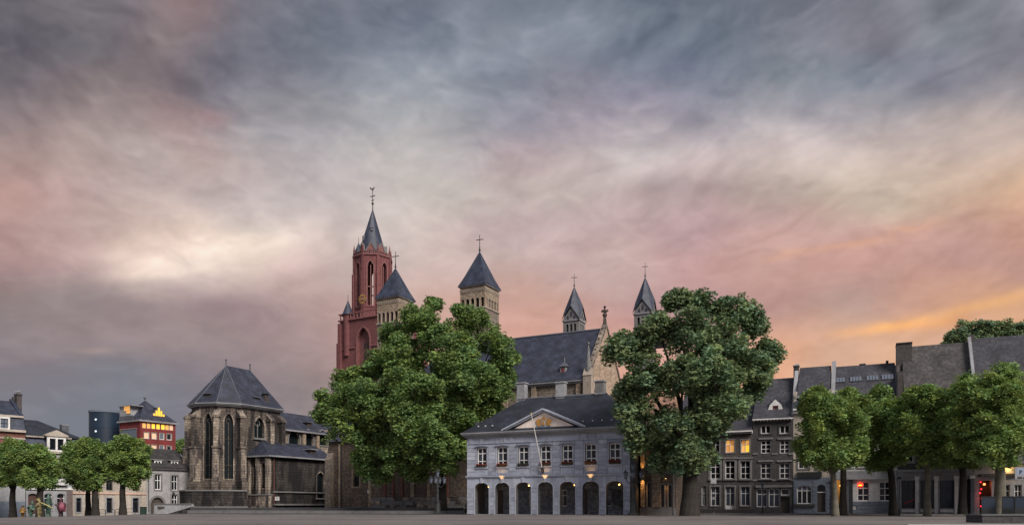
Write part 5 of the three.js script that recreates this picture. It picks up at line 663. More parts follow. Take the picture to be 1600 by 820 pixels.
    const ex = thing('display_banner', 'red slanting banner in the leftmost shop display window', 'banner'); const k = sh[0]; R.put(ex, k.x + 0.05, k.y + 0.65, 0.03); mesh(ex, 'banner', [taper([V(-0.5, -0.25, 0), V(-0.1, 0.0, 0), V(0.2, 0.1, 0), V(0.55, 0.35, 0)], [0.06, 0.1, 0.05, 0.09], 6, 8).scale(1, 1, 0.15)], M(0.3, 0.03, 0.04, null, 0.6));
  }
  { // restaurant
    const g = thing('restaurant_house', 'house with restaurant front and dark awning at the right edge', 'house', null, R), x0 = gx(1524) + 0.02, x1 = gx(1660), H = R.Y(1570, 622), rY = R.Y(1565, 529, -5), ys = R.Y(1560, 745);
    const dr = o(1541, 748, 800, 19), sh = [[1573, 757, 790, 13], [1592, 757, 792, 12], [1622, 757, 792, 18]].map((q) => o(...q)), up = [1545, 1578, 1612].map((p) => o(p, 676, 716, 16)); dr.y = 0.14;
    shell(g, x0, x1, H, 10, [dr, ...sh, ...up], m_.palegrey, { ridge: rY - 0.05 }); sh.forEach((k) => win(g, k, { cols: 2, rows: [0.3, 0.7], bar: 0.08 })); up.forEach((k) => win(g, k, { trim: m_.greystone }));
    mesh(g, 'sign_board', box(x0 + 0.3, gx(1600), ys, ys + 0.28, 0.001, 0.16), m_.iron); mesh(g, 'lettering', text('RESTAURANT', 0.16, gx(1547), ys + 0.06, 0.162), m_.gutter); mesh(g, 'fascia', [box(x0, x1, ys + 0.3, ys + 1.3, 0.001, 0.14), box(x0, x1, ys + 1.3, ys + 1.5, 0.001, 0.35)], m_.palegrey);
    mesh(g, 'entrance_recess', [box(dr.x - dr.w / 2, dr.x + dr.w / 2, 0.14, dr.h, -2.1, -2), box(dr.x - dr.w / 2 - 0.1, dr.x - dr.w / 2, 0.14, dr.h + 0.2, -2, -0.36), box(dr.x + dr.w / 2, dr.x + dr.w / 2 + 0.1, 0.14, dr.h + 0.2, -2, -0.36), box(dr.x - dr.w / 2, dr.x + dr.w / 2, dr.h + 0.15, dr.h + 0.25, -2, -0.36)], m_.dark);  // recess lined in a dark colour that stands in for doorway shade
    mesh(g, 'roof', chevron(x0 + 0.1, x1, H + 0.4, rY, 10), m_.tile); mesh(g, 'eaves', box(x0, x1, H, H + 0.3, -0.3, 0.4), m_.white);
    mesh(g, 'party_coping', (() => { const a = V(0, H + 0.4, 0.2), b = V(0, rY + 0.2, -5), l = a.distanceTo(b); return box(-0.14, 0.14, -0.4, 0.36, -l / 2, l / 2).rotateX(Math.atan2(b.y - a.y, 5.2)).translate(x0, (a.y + b.y) / 2, -2.4); })(), m_.gutter); mesh(g, 'ridge_stack', box(R.X(1514, -5), R.X(1523, -5), rY - 1, rY + 0.6, -5.3, -4.7), m_.brickbrown);
    const st = thing('fairy_lights', 'string of small red lights at the left of the restaurant entrance', 'light string'); R.put(st, gx(1533), 0, 0.2); [[0, 3.3], [0.05, 2.6], [-0.05, 2.2], [0.1, 1.7], [0.2, 1.15], [0.02, 0.9]].forEach(([x, y]) => mesh(st, 'bulb', ball(0.07, x, y, 0, 6), glow(1, 0.02, 0.04, 2.5))); mesh(st, 'wire', cyl(0.012, 0.012, 0.5, 3.6, 0.03, -0.02, 5), m_.iron);
    const pl = new THREE.PointLight(new THREE.Color().setRGB(1, 0.05, 0.04), LK * (0.5)); pl.position.set(0.2, 1.6, 0.3); pl.castShadow = true; st.add(pl);
    const al = thing('awning_lamp', 'warm lamp under the restaurant sign beside the pale tree trunk', 'lamp'); R.put(al, gx(1575.5), R.Y(1575, 733), 0.5); mesh(al, 'bulb', ball(0.13, 0, 0, 0, 8), glow(1, 0.55, 0.1, 4)); mesh(al, 'shade', [cyl(0.24, 0.1, 0.1, 0.24), box(-0.02, 0.02, 0.16, 0.2, -0.5, 0)], m_.iron); const q = new THREE.PointLight(new THREE.Color().setRGB(1, 0.55, 0.15), LK * (2)); q.castShadow = true; al.add(q);
    const hl = thing('doorway_lamp', 'dim red lamp over the restaurant entrance', 'lamp'); R.put(hl, dr.x, dr.h - 0.2, -0.9); mesh(hl, 'bulb', ball(0.12, 0, 0, 0, 8), glow(1, 0.2, 0.06, 3)); mesh(hl, 'cord', cyl(0.02, 0.02, 0.1, 0.34), m_.iron); const hq = new THREE.PointLight(new THREE.Color().setRGB(1, 0.22, 0.08), LK * (1.2)); hq.castShadow = true; hl.add(hq);
  }
}
// ---------- houses on the left side ----------
{
  const R = LH, o = (p, a, b, w, e) => opn(R, p, a, b, w, e), gx = (p) => R.X(p);
  { const g = thing('red_brick_house', 'red brick house with blue slate mansard and brick chimney at left edge', 'house', null, R), x0 = gx(-60), x1 = gx(38), H = R.Y(20, 675), mh = R.Y(20, 651, -0.8), rY = R.Y(15, 627, -5), up = [-20, 14].map((p) => o(p, 705, 738, 13)), low = [-20, 10].map((p) => o(p, 762, 786, 18));
    shell(g, x0, x1, H, 10, [...up, ...low], m_.brickred, { base: -0.95 }); up.forEach((k) => win(g, k, { trim: m_.greystone })); low.forEach((k) => win(g, k, { rows: [0.36, 0.64], frame: m_.palegrey, trim: m_.palegrey })); mesh(g, 'plinth', box(x0, x1, -0.9, 1.5, 0.002, 0.1), m_.bluegrey);
    mesh(g, 'ground_floor_facing', wall(x0, x1, 1.502, R.Y(20, 752), low.map((k) => ({ ...k, w: k.w + 0.4, h: k.h + 0.25, y: k.y - 0.001 })), 0.08, 0.082), m_.palegrey);
    mesh(g, 'cornice', [box(x0, x1, H, H + 0.3, -0.3, 0.35), box(x0, x1, H - 0.9, H - 0.7, 0.001, 0.1)], m_.cream); mesh(g, 'mansard', prismX([[0.1, H + 0.302], [-0.8, mh], [-9.2, mh], [-10, H + 0.302]], x0, x1), m_.slateblue); mesh(g, 'mansard_moulding', box(x0, x1, mh - 0.1, mh + 0.16, -0.82, -0.5), m_.cream); mesh(g, 'roof', prismX([[-0.75, mh + 0.17], [-5, rY], [-9.3, mh + 0.17]], x0, x1 - 0.2), m_.slate);
    const d = part(g, 'dormer'), k = o(5, 654, 669, 12); mesh(d, 'front', wall(k.x - k.w / 2 - 0.2, k.x + k.w / 2 + 0.2, k.y - 0.2, k.y + k.h + 0.25, [k], 0.2, 0.15), m_.white); for (let c = 0; c < 2; c++) for (let r = 0; r < 2; r++) mesh(d, 'pane', box(k.x - k.w / 2 + c * k.w / 2 + 0.06, k.x - k.w / 2 + (c + 1) * k.w / 2 - 0.06, k.y + r * k.h / 2 + 0.05, k.y + (r + 1) * k.h / 2 - 0.05, 0, 0.02), m_.glasspale); mesh(d, 'cheeks', box(k.x - k.w / 2 - 0.15, k.x + k.w / 2 + 0.15, k.y - 0.15, k.y + k.h + 0.2, -2, -0.06), m_.slateblue);
    const c = part(g, 'chimney'), z = -4.6, t = R.Y(27, 618, z); mesh(c, 'stack', box(R.X(23, z), R.X(31, z), mh, t, z - 0.5, z + 0.5), m_.brickbrown); mesh(c, 'cap', box(R.X(22.5, z), R.X(31.5, z), t + 0.002, t + 0.2, z - 0.6, z + 0.6), m_.brickdark); mesh(c, 'flue_pot', box(R.X(18, z), R.X(20, z), rY - 0.5, R.Y(19, 620, z), z - 0.2, z + 0.2), m_.brickdark);
    const b = thing('gull', 'small gull standing on the chimney at left edge', 'bird'); R.put(b, R.X(27, z), t + 0.202, z); mesh(b, 'body', [ball(0.16, 0, 0.28, 0, 8).scale(1.7, 1, 1), ball(0.09, 0.26, 0.46, 0, 8), taper([V(0.1, 0.3, 0), V(0.2, 0.4, 0), V(0.26, 0.46, 0)], [0.1, 0.07], 6, 3), taper([V(-0.2, 0.28, 0), V(-0.34, 0.26, 0), V(-0.5, 0.27, 0)], [0.1, 0.03], 6, 3)], m_.gutter); mesh(b, 'beak', new THREE.ConeGeometry(0.03, 0.12, 6).rotateZ(-Math.PI / 2).translate(0.38, 0.45, 0), m_.gilt); for (const s of [-1, 1]) mesh(b, 'leg', cyl(0.015, 0.015, 0, 0.2, 0, s * 0.05, 5), m_.gilt);
    mesh(g, 'gable_coping', (() => { const a = V(0, mh, -0.7), q = V(0, rY + 0.2, -5), l = a.distanceTo(q); return box(-0.2, 0.2, -0.5, 0.15, -l / 2, l / 2).rotateX(Math.atan2(q.y - a.y, 4.3)).translate(x1 - 0.1, (a.y + q.y) / 2, -2.85); })(), m_.slateblue);
  }
  { const g = thing('pale_villa', 'pale grey house with hipped slate roof and white pedimented dormer', 'house', null, R), x0 = gx(39.5), x1 = gx(112), H = R.Y(76, 708), mh = R.Y(76, 684, -0.6), rY = R.Y(70, 658, -5);
    const up = [[60, 726, 748, 9], [92, 726, 749, 11]].map(([p, a, b, w]) => o(p, a, b, w, { rise: 0.2 })), low = [[50, 771, 803, 15], [74, 771, 796, 12], [94, 771, 796, 12]].map(([p, a, b, w]) => o(p, a, b, w, { rise: 0.3 }));
    shell(g, x0, x1, H, 10, [...up, ...low], m_.palegrey, { base: -0.95 }); up.forEach((k) => win(g, k, { cols: 1, rows: [0.45, 0.55], trim: m_.white, trimW: 0.25 })); low.slice(1).forEach((k) => win(g, k, { cols: 1, rows: [0.3, 0.7], trim: m_.gutter, trimW: 0.22 }));
    const dr = low[0]; mesh(g, 'door', box(dr.x - dr.w / 2, dr.x + dr.w / 2, dr.y, dr.y + dr.h, -0.3, -0.24), M(0.075, 0.035, 0.028, T.mottle, 0.6, 0.003)); mesh(g, 'door_surround', ring(dr, 0.25, -0.02, 0.07), m_.gutter);
    mesh(g, 'belt', box(x0, x1, R.Y(76, 765), R.Y(76, 761), 0.001, 0.2), m_.white); mesh(g, 'balcony_slab', box(gx(84), gx(103), R.Y(94, 758), R.Y(94, 755), 0.002, 0.7), m_.white); mesh(g, 'corner_pier', box(gx(103), x1, -0.9, R.Y(108, 762), 0.002, 0.12), M(0.14, 0.11, 0.105, T.mottle, 0.9, 0.004));
    mesh(g, 'cornice', [box(x0, x1, H, H + 0.2, -0.3, 0.3), box(x0, x1, H - 0.7, H - 0.55, 0.001, 0.12)], m_.cream); mesh(g, 'mansard', prismX([[0.1, H + 0.202], [-0.6, mh], [-9.4, mh], [-10, H + 0.202]], x0, x1), m_.slateblue); mesh(g, 'roof_moulding', box(x0, x1, mh - 0.06, mh + 0.12, -0.62, -0.2), m_.cream); mesh(g, 'roof', hip(x0, x1 + 1.5, -0.3, -9.7, mh + 0.13, rY, x0 + 0.05, x1 - 2.6), m_.slatedark);
    const d = part(g, 'dormer'), dx = gx(86), y0 = H + 0.25, q = (x, y) => new THREE.Vector2(dx + x, y0 + y); mesh(d, 'front', slab([q(-1.15, 0), q(1.15, 0), q(1.15, 2.0), q(-1.15, 2.0)], [-0.48, 0.48].map((s) => openPts({ x: dx + s, y: y0 + 0.2, w: 0.72, h: 1.5 })), 0.1, 0.35), m_.white); mesh(d, 'pediment', [slab([q(-1.4, 2.0), q(1.4, 2.0), q(1.4, 2.2), q(0, 2.85), q(-1.4, 2.2)], [], -0.5, 0.5)], m_.cream); for (const s of [-0.48, 0.48]) mesh(d, 'pane', box(dx + s - 0.34, dx + s + 0.34, y0 + 0.22, y0 + 1.68, 0.16, 0.18), m_.glass); mesh(d, 'cheeks', box(dx - 1.1, dx + 1.1, y0, y0 + 1.98, -2.4, 0.098), m_.slateblue);
    { const z = -3, x = R.X(100, z), c = part(g, 'chimney'); mesh(c, 'stack', box(x - 0.5, x + 0.4, mh, R.Y(100, 665, z), z - 0.4, z + 0.4), m_.lead); mesh(c, 'cap', box(x - 0.55, x + 0.45, R.Y(100, 665, z) + 0.002, R.Y(100, 665, z) + 0.12, z - 0.45, z + 0.45), m_.gutter); }
  }
  { const g = thing('cream_terrace', 'low cream plastered house with pink band behind the left plane trees', 'house', null, R), x0 = gx(112) + 0.02, x1 = gx(228), H = R.Y(170, 738), ys = R.Y(170, 771);
    const up = [[132, 748, 766, 10], [170, 748, 766, 10], [211, 749, 767, 9.5]].map((k) => o(...k)), low = [[122, 778, 800, 8], [170, 778, 801, 9], [211, 778, 801, 9]].map((k) => o(...k)); shell(g, x0, x1, H, 9, [...up, ...low], M(0.36, 0.32, 0.275, T.mottle, 0.85, 0.004), { base: -0.95 });
    up.forEach((k) => win(g, k, { rows: [0.4, 0.6], frame: m_.wood })); low.forEach((k) => win(g, k, { cols: 1, rows: [0.25, 0.75], frame: m_.wood, trim: m_.palegrey, trimW: 0.14 })); mesh(g, 'belt', box(x0, x1, ys - 0.1, ys + 0.14, 0.002, 0.14), M(0.55, 0.36, 0.29, T.mottle, 0.85, 0.003)); for (let k = 1; k < 8; k++) mesh(g, 'groove_band', [box(x0, low[0].x - 0.7, ys * k / 8 - 0.17, ys * k / 8 + 0.17, 0.001, 0.025), box(low[0].x + 0.7, low[1].x - 0.75, ys * k / 8 - 0.17, ys * k / 8 + 0.17, 0.001, 0.025), box(low[1].x + 0.75, low[2].x - 0.75, ys * k / 8 - 0.17, ys * k / 8 + 0.17, 0.001, 0.025), box(low[2].x + 0.75, x1, ys * k / 8 - 0.17, ys * k / 8 + 0.17, 0.001, 0.025)], m_.cream);
    mesh(g, 'cornice', box(x0, x1, H, H + 0.3, -0.3, 0.35), m_.cream); mesh(g, 'roof', chevron(x0, x1, H + 0.4, H + 3.2, 9, 0.3), m_.slatedark); }
  { const g = thing('gatehouse', 'white plastered house with arched gateway and two small roof dormers', 'house', null, R), x0 = gx(228) + 0.02, x1 = gx(296), H = R.Y(258, 733), rY = R.Y(258, 704, -4.5);
    const up = [[246, 741, 765, 9.5], [272, 743, 766, 9.5]].map((k) => o(...k)), lo = o(272, 773, 791, 9), arch = o(245, 777, 804, 21, { rise: 1.3 }); arch.h += arch.y + 0.5; arch.y = -0.5; shell(g, x0, x1, H, 9, [...up, lo, arch], M(0.29, 0.28, 0.29, T.mottle, 0.85, 0.004), { base: -0.95 });
    [...up, lo].forEach((k) => win(g, k, { rows: [0.4, 0.6], cols: 2, bar: 0.09, trim: m_.greystone, trimW: 0.2 })); mesh(g, 'gate_arch', ring(arch, 0.3, -0.02, 0.08), m_.greystone); mesh(g, 'gate', box(arch.x - arch.w / 2, arch.x + arch.w / 2, -0.5, arch.y + arch.h, -0.34, -0.28), m_.wood);
    mesh(g, 'roof', chevron(x0, x1, H + 0.25, rY, 9, 0.3), M(0.03, 0.027, 0.028, T.slate, 0.8, 0.03)); mesh(g, 'gutter', box(x0, x1, H - 0.1, H + 0.1, 0.002, 0.3), m_.brickbrown); mesh(g, 'drain_pipe', cyl(0.06, 0.06, 0.14, H, gx(231), 0.1, 8), m_.irongrey);
    for (const [p, y] of [[245.5, 726], [271.5, 727]]) { const d = part(g, 'dormer'), x = R.X(p, -0.8), y0 = R.Y(p, y + 5, -0.8), z = -0.7; mesh(d, 'front', wall(x - 0.55, x + 0.55, y0, y0 + 1.15, [-0.22, 0.22].map((s) => ({ x: x + s, y: y0 + 0.14, w: 0.32, h: 0.82 })), 0.1, z), m_.white); for (const s of [-0.22, 0.22]) mesh(d, 'pane', box(x + s - 0.15, x + s + 0.15, y0 + 0.15, y0 + 0.95, z - 0.08, z - 0.06), m_.glass); mesh(d, 'roof', box(x - 0.9, x + 0.7, y0 + 1.15, y0 + 1.25, z - 1.8, z + 0.15), m_.gutter); mesh(d, 'cheeks', box(x - 0.5, x + 0.5, y0, y0 + 1.14, z - 1.7, z - 0.102), m_.wood); }
    const lam = thing('gate_lantern', 'small dark lantern on the white wall right of the gateway', 'lantern'); R.put(lam, gx(269), R.Y(269, 772), 0.3); mesh(lam, 'body', [cyl(0.1, 0.16, -0.2, 0.15, 0, 0, 6), cyl(0.2, 0.02, 0.15, 0.32, 0, 0, 6)], m_.iron); mesh(lam, 'arm', box(-0.02, 0.02, 0.3, 0.34, -0.3, 0), m_.iron);
  }
}
// ---------- buildings far behind on the left ----------
{
  const d = 190, fr = new Frame(218, d, -58), g = thing('red_block', 'red plastered block with gold windows glowing as sunset reflection and pyramid roof behind the trees', 'building', null, fr), Y = (y, p = 218) => fr.Y(p, y), W = fr.X(273.5), H = Y(658), DP = 8.8;
  const rows = [[677, 684], [696, 703]], ops = []; rows.forEach(([a, b], r) => [228, 240, 252, 263.5].forEach((p, c) => ops.push({ ...opn(fr, p, a - 1.6 + c * 0.8, b + 1 + c * 0.8, 7.4), r, c }))); const band = [224.5, 231.5, 239, 246.5, 254, 260.5, 267].map((p, k) => ({ ...opn(fr, p, 660.5 + k * 0.6, 669 + k * 0.6, 6.2), k }));
  mesh(g, 'wall', [wall(0, W, 0, H, [...ops, ...band], 0.4), box(0, 0.4, 0, H - 4.4, -DP, -0.402), box(0, 0.4, H - 4.4, H - 1.8, -1.4, -0.402), box(0, 0.4, H - 1.8, H, -DP, -0.402), box(W - 0.4, W, 0, H, -DP, -0.402), box(0.4, W - 0.4, 0, H, -DP, -DP + 0.4)], m_.redwall);
  ops.forEach((k) => win(g, k, { cols: 1, rows: [1], bar: 0.14, z: -0.1, glass: k.c < 2 ? m_.glowpale : (k.c === 2 ? m_.glasspale : m_.glass), trim: m_.sandstone, trimW: 0.12, name: k.c < 2 ? 'glow_window' : 'window' }));  // pale panes glow in place of reflected evening sky
  band.forEach((k) => win(g, k, { cols: 1, rows: [1], bar: 0.1, z: -0.08, glass: [m_.glowwarm, m_.glowwarm, m_.glowgold, m_.glowgold, m_.glowgold, m_.glowwarm, m_.glowpale][k.k], frame: m_.sandstone, name: 'glow_window' }));  // sunset reflected in the panes is put in as glow
  const lb = part(g, 'corner_glazing'); for (let k = 0; k < 6; k++) mesh(lb, 'pane', box(-0.02, 0.03, H - 4.3, H - 1.9, -DP + 0.2 + k * 1.2, -DP + 1.3 + k * 1.2), m_.glasspale); mesh(lb, 'rail', [box(-0.1, 0.2, H - 4.6, H - 4.4, -DP, -1.4), box(-0.1, 0.2, H - 1.8, H - 1.6, -DP, -1.4)], m_.gutter);
  const sw = part(g, 'window'); mesh(sw, 'frame', box(-0.1, 0.1, H - 8.0, H - 6.4, -4.9, -3.7), m_.sandstone); mesh(sw, 'pane', box(-0.14, -0.11, H - 7.8, H - 6.6, -4.75, -3.85), m_.glass);
  mesh(g, 'eaves', box(-0.5, W + 0.5, H, H + 0.4, -DP - 0.5, 0.5), m_.gutter); mesh(g, 'roof', hip(-0.4, W + 0.4, 0.4, -DP - 0.4, H + 0.402, fr.Y(222, 625, -DP / 2), W / 2 - 0.8, W / 2 - 0.799), m_.slate);
  mesh(g, 'roof_finial', [cyl(0.1, 0.06, 0, 0.9), ball(0.35, 0, 0.6, 0, 8)].map((q) => q.translate(W / 2 - 0.8, fr.Y(222, 625, -DP / 2), -DP / 2)), m_.irongrey);
  { const q = part(g, 'gold_dormer'), z = -1.0, x = fr.X(247, z), yb = fr.Y(247, 656, z), u = 1.0; const gl = m_.glowgold; [[-1.28, 1.5], [-0.64, 2.3], [0, 3.1], [0.64, 2.3], [1.28, 1.5]].forEach(([a, h], k) => { mesh(q, 'glow_window', box(x + a - 0.26, x + a + 0.26, yb + 0.1, yb + h, z, z + 0.12), gl); mesh(q, 'mullion', [box(x + a - 0.33, x + a - 0.265, yb, yb + h + 0.12, z - 0.3, z + 0.2), box(x + a + 0.265, x + a + 0.33, yb, yb + h + 0.12, z - 0.3, z + 0.2), box(x + a - 0.33, x + a + 0.33, yb + h + 0.001, yb + h + 0.14, z - 0.3, z + 0.22)], m_.sandstone); mesh(q, 'body', box(x + a - 0.32, x + a + 0.32, yb, yb + h, z - 2.5 + 0.02 * k, z - 0.31), m_.slate); }); }  // gold glow painted for the sunset reflected in the bay
  { const q = part(g, 'roof_terrace'); mesh(q, 'body', box(-0.2, 2.2, H + 0.403, H + 4.0, -DP + 0.4, -DP + 5.2), m_.palegrey); mesh(q, 'glow_window', [box(-0.3, -0.21, H + 2.9, H + 4.1, -DP + 2.4, -DP + 4.8), box(-0.3, -0.21, H + 2.2, H + 2.8, -DP + 3.4, -DP + 5.0)], m_.glowwarm); mesh(q, 'railing', [box(-0.4, -0.32, H + 0.5, H + 1.6, -DP + 0.4, -DP + 6.5)], m_.lead); mesh(q, 'slab', box(-0.6, 2.4, H + 4.001, H + 4.2, -DP + 0.2, -DP + 6.4), m_.gutter); }
  const c = thing('navy_cylinder', 'dark navy cylindrical tower block beside the red block', 'building', null, at3(163.5, 200)), r = 22.7 / F * 200, H2 = CAMH + (HY - 641) / F * 200;
  mesh(c, 'shell', cyl(r, r, 0, H2, 0, 0, 40), m_.navy); mesh(c, 'rim', [cyl(r + 0.12, r + 0.12, H2 + 0.002, H2 + 0.45, 0, 0, 40)], m_.bluegrey); mesh(c, 'stair_core', box(r - 1.2, r + 0.6, 0, H2 - 0.3, -2.4, 0.4), m_.slateblue);
  for (const y of [653, 671, 688]) { const yy = CAMH + (HY - y) / F * 200, q = part(c, 'porthole_light'); mesh(q, 'lamp_glass', cyl(0.26, 0.26, 0, 0.08, 0, 0, 10).rotateX(Math.PI / 2).translate(-0.4, yy, r - 0.02), glow(0.8, 0.9, 1, 0.5)); mesh(q, 'rim', new THREE.TorusGeometry(0.3, 0.05, 6, 14).translate(-0.4, yy, r + 0.03), m_.lead); }
  for (let k = 0; k < 5; k++) mesh(c, 'panel_seam', new THREE.TorusGeometry(r + 0.01, 0.04, 4, 40).rotateX(Math.PI / 2).translate(0, H2 - 4 - k * 4.2, 0), m_.navy);
}

// ---------- trees ----------
function clumpGeo(seed, n, leaf, spread) {                 // a spray of folded leaves
  const R = rng(seed), v = [], q = new THREE.Quaternion(), e = new THREE.Euler(), p = V();
  for (let i = 0; i < n; i++) {
    const c = V(R() - 0.5, (R() - 0.5) * 0.8, R() - 0.5); if (c.length() > 0.5) c.setLength(0.5 * R() + 0.05); c.multiplyScalar(2 * spread);
    const s = leaf * (0.65 + 0.7 * R()), f = 0.25 * s; q.setFromEuler(e.set((R() - 0.5) * 1.9 + 0.35, R() * 6.283, (R() - 0.5) * 1.9));
    const pt = (x, y, z) => { p.set(x, y, z).applyQuaternion(q).add(c); return [p.x, p.y, p.z]; };
    const a = pt(0, 0, -s * 0.55), b = pt(s * 0.42, f * 0.5, -s * 0.05), t = pt(0, -f * 0.2, s * 0.6), d = pt(-s * 0.42, f * 0.5, -s * 0.05);
    v.push(...a, ...b, ...t, ...a, ...t, ...d);
  }
  const g = new THREE.BufferGeometry(); g.setAttribute('position', new THREE.Float32BufferAttribute(v, 3)); g.computeVertexNormals(); return g;
}
const CL = { big: clumpGeo(3, 30, 0.3, 0.72), small: clumpGeo(4, 28, 0.25, 0.55), far: clumpGeo(6, 22, 0.42, 0.9) };
function leafMat(r, g, b) { const m = new THREE.MeshPhysicalMaterial({ roughness: 0.85, transmission: 0.4, thickness: 0, side: THREE.DoubleSide, specularIntensity: 0.4 }); m.color.setRGB(r, g, b); return m; }
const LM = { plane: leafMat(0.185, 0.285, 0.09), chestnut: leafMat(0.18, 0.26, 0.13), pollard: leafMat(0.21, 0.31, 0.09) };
// lobes: [x, y, z, r] in metres about the tree's foot; leaves sit on the shells of the lobes, thinning inward
function crown(tree, lobes, geo, material, seed, per = 0.62) {
  const R = rng(seed), mats = [], cols = [], m4 = new THREE.Matrix4(), q = new THREE.Quaternion(), e = new THREE.Euler(), col = new THREE.Color();
  const spray = (p, k, br) => { if (p.y < 1.8) return; q.setFromEuler(e.set((R() - 0.5) * 0.8, R() * 6.283, (R() - 0.5) * 0.8)); mats.push(m4.clone().compose(p, q, V(k, k * (0.7 + R() * 0.4), k))); const b = br * (0.8 + R() * 0.4), y = R(); cols.push(col.clone().setRGB(b * (0.82 + 0.4 * y), b * (0.95 + 0.1 * y), b * (1.15 - 0.35 * y))); };
  for (const [lx, ly, lz, r0, br = 1] of lobes) {
    const r = r0 * (0.82 + R() * 0.26), thin = 0.75 + R() * 0.4, n = Math.ceil(4 * Math.PI * r * r * 0.22 / per);             // inner leaves of the bough
    for (let i = 0; i < n; i++) { const u = R() * 2 - 1, a = R() * 6.283, s = Math.sqrt(1 - u * u), rr = r * (0.35 + 0.4 * R()); spray(V(lx + s * Math.cos(a) * rr, ly + u * rr, lz + s * Math.sin(a) * rr), 0.8 + R() * 0.4, br * 0.95); }
    const pads = Math.round((8 + r * 6.5) * thin);                              // fans of leaves round its outside, drooping at their rims
    for (let i = 0; i < pads; i++) {
      const u = R() * 1.75 - 0.75, a = R() * 6.283, s = Math.sqrt(Math.max(0, 1 - u * u)), rr = r * (0.5 + R() * 0.5), cx = lx + Math.cos(a) * s * rr, cy = ly + u * rr, cz = lz + Math.sin(a) * s * rr, pr = Math.max(0.45, r * (0.13 + 0.22 * R())), bt = br * (0.82 + R() * 0.4), tilt = 0.35 * s;
      const m = Math.ceil(Math.PI * pr * pr / (per * 0.4)) + 2;
      for (let k = 0; k < m; k++) { const t = R() * 6.283, ro = Math.sqrt(R()) * pr, x = Math.cos(t) * ro, z = Math.sin(t) * ro, out = x * Math.cos(a) + z * Math.sin(a); spray(V(cx + x, cy + pr * 0.35 - ro * ro / pr * 0.55 - out * tilt + (R() - 0.5) * 0.55, cz + z), 0.6 + R() * 0.5, bt); }
    }
  }
  const m = new THREE.InstancedMesh(geo, material, mats.length); mats.forEach((x, i) => { m.setMatrixAt(i, x); m.setColorAt(i, cols[i]); });
  m.name = 'crown'; m.userData.kind = 'stuff'; m.castShadow = m.receiveShadow = true; m.frustumCulled = false; tree.add(m); return mats.length;
}
let leafCount = 0;
function bigTree(name, label, px, d, trunkR, fork, lobesPx, geo, material, bark, seed, lean = 0) {
  const foot = at3(px, d), g = thing(name, label, 'tree', null, foot), k = d / F, R = rng(seed);
  const lobes = lobesPx.map(([x, y, r, dz = 0, br = 1]) => [(x - px) * k * (1 - dz / d), CAMH - foot.y + (HY - y) * k * (1 - dz / d), dz, r * k, br]);
  mesh(g, 'trunk', taper([V(0, -0.2, 0), V(lean * 0.2, fork * 0.35, 0), V(lean * 0.6, fork * 0.7, 0.1), V(lean, fork, 0)], [trunkR * 1.5, trunkR * 1.05, trunkR * 0.95, trunkR * 0.8], 12, 10), bark);
  lobes.forEach(([x, y, z, r], i) => { if (i % 2 && lobes.length > 16) return; const s = V(lean, fork * (0.8 + 0.2 * R()), 0), t = V(x, y, z), mid = s.clone().lerp(t, 0.5); mid.y += 0.6; mid.x += (R() - 0.5) * 1.5; mesh(g, 'limb', taper([s, mid, t], [trunkR * 0.42, trunkR * 0.26, 0.05], 7, 8), bark); });
  leafCount += crown(g, lobes, geo, material, seed); return g;
}
bigTree('broad_tree', 'huge broad leafy green tree left of the guardhouse', 690, 94, 0.55, 6, [
  [662, 512, 34, 1], [640, 495, 16, 0], [740, 508, 28, 0], [724, 492, 13, 1], [768, 540, 36, 0], [782, 585, 30, -1], [700, 540, 46, 2], [630, 560, 42, 1], [595, 572, 30, 0], [615, 528, 26, -2], [796, 560, 14, -2], [675, 480, 14, -1],
  [518, 635, 26, 0], [505, 650, 14, 0], [530, 600, 22, -1], [548, 668, 38, 1], [586, 700, 40, 1], [632, 712, 40, 3], [668, 685, 48, 4], [712, 645, 46, 3], [754, 632, 38, 1], [775, 612, 26, 2], [642, 738, 14, 2], [690, 716, 32, 3], [738, 668, 34, 1], [600, 640, 46, 3], [655, 620, 50, 5], [722, 590, 48, 4], [560, 625, 34, 1], [672, 665, 34, 6, 1.12], [640, 660, 26, 6, 1.12], [575, 735, 14, 1], [600, 745, 10, 1], [660, 745, 12, 1], [710, 700, 26, 2], [560, 590, 18, -1]],
  CL.big, LM.plane, m_.bark, 101);
bigTree('chestnut_tree', 'large round chestnut tree in front of the stone annex', 1078, 72, 0.7, 5.2, [
  [1052, 472, 12, 0], [1066, 468, 12, 0], [1094, 478, 22, 0], [1130, 488, 20, 0], [1160, 498, 24, 0], [1183, 514, 20, -1], [1202, 548, 20, -1], [1214, 556, 10, -1], [1192, 580, 20, 0], [1000, 538, 24, 0], [972, 548, 24, 0], [960, 545, 12, 0], [1028, 512, 28, 0], [1078, 528, 40, 1], [1130, 540, 40, 1], [1162, 578, 32, 1], [1178, 612, 14, 0], [1008, 588, 38, 1], [1060, 590, 46, 2], [1112, 612, 44, 2], [1140, 636, 22, 1], [998, 642, 30, 0], [1040, 662, 40, 2], [1084, 672, 36, 2], [1112, 668, 22, 1], [1004, 690, 24, 0], [1046, 706, 26, 0], [1090, 706, 18, 0], [985, 610, 22, 0], [984, 672, 14, 1], [1088, 572, 24, 4.5, 1.25], [1072, 590, 18, 4.5, 1.25], [1104, 585, 18, 4.5, 1.2], [1104, 712, 12, 0], [1030, 724, 14, 0], [1060, 722, 15, 2], [1086, 722, 15, 1], [1070, 708, 20, 3], [1120, 640, 24, 3, 1.15]],
  CL.big, LM.chestnut, m_.bark, 202);
const lg = 'plane trees on the left of the square';
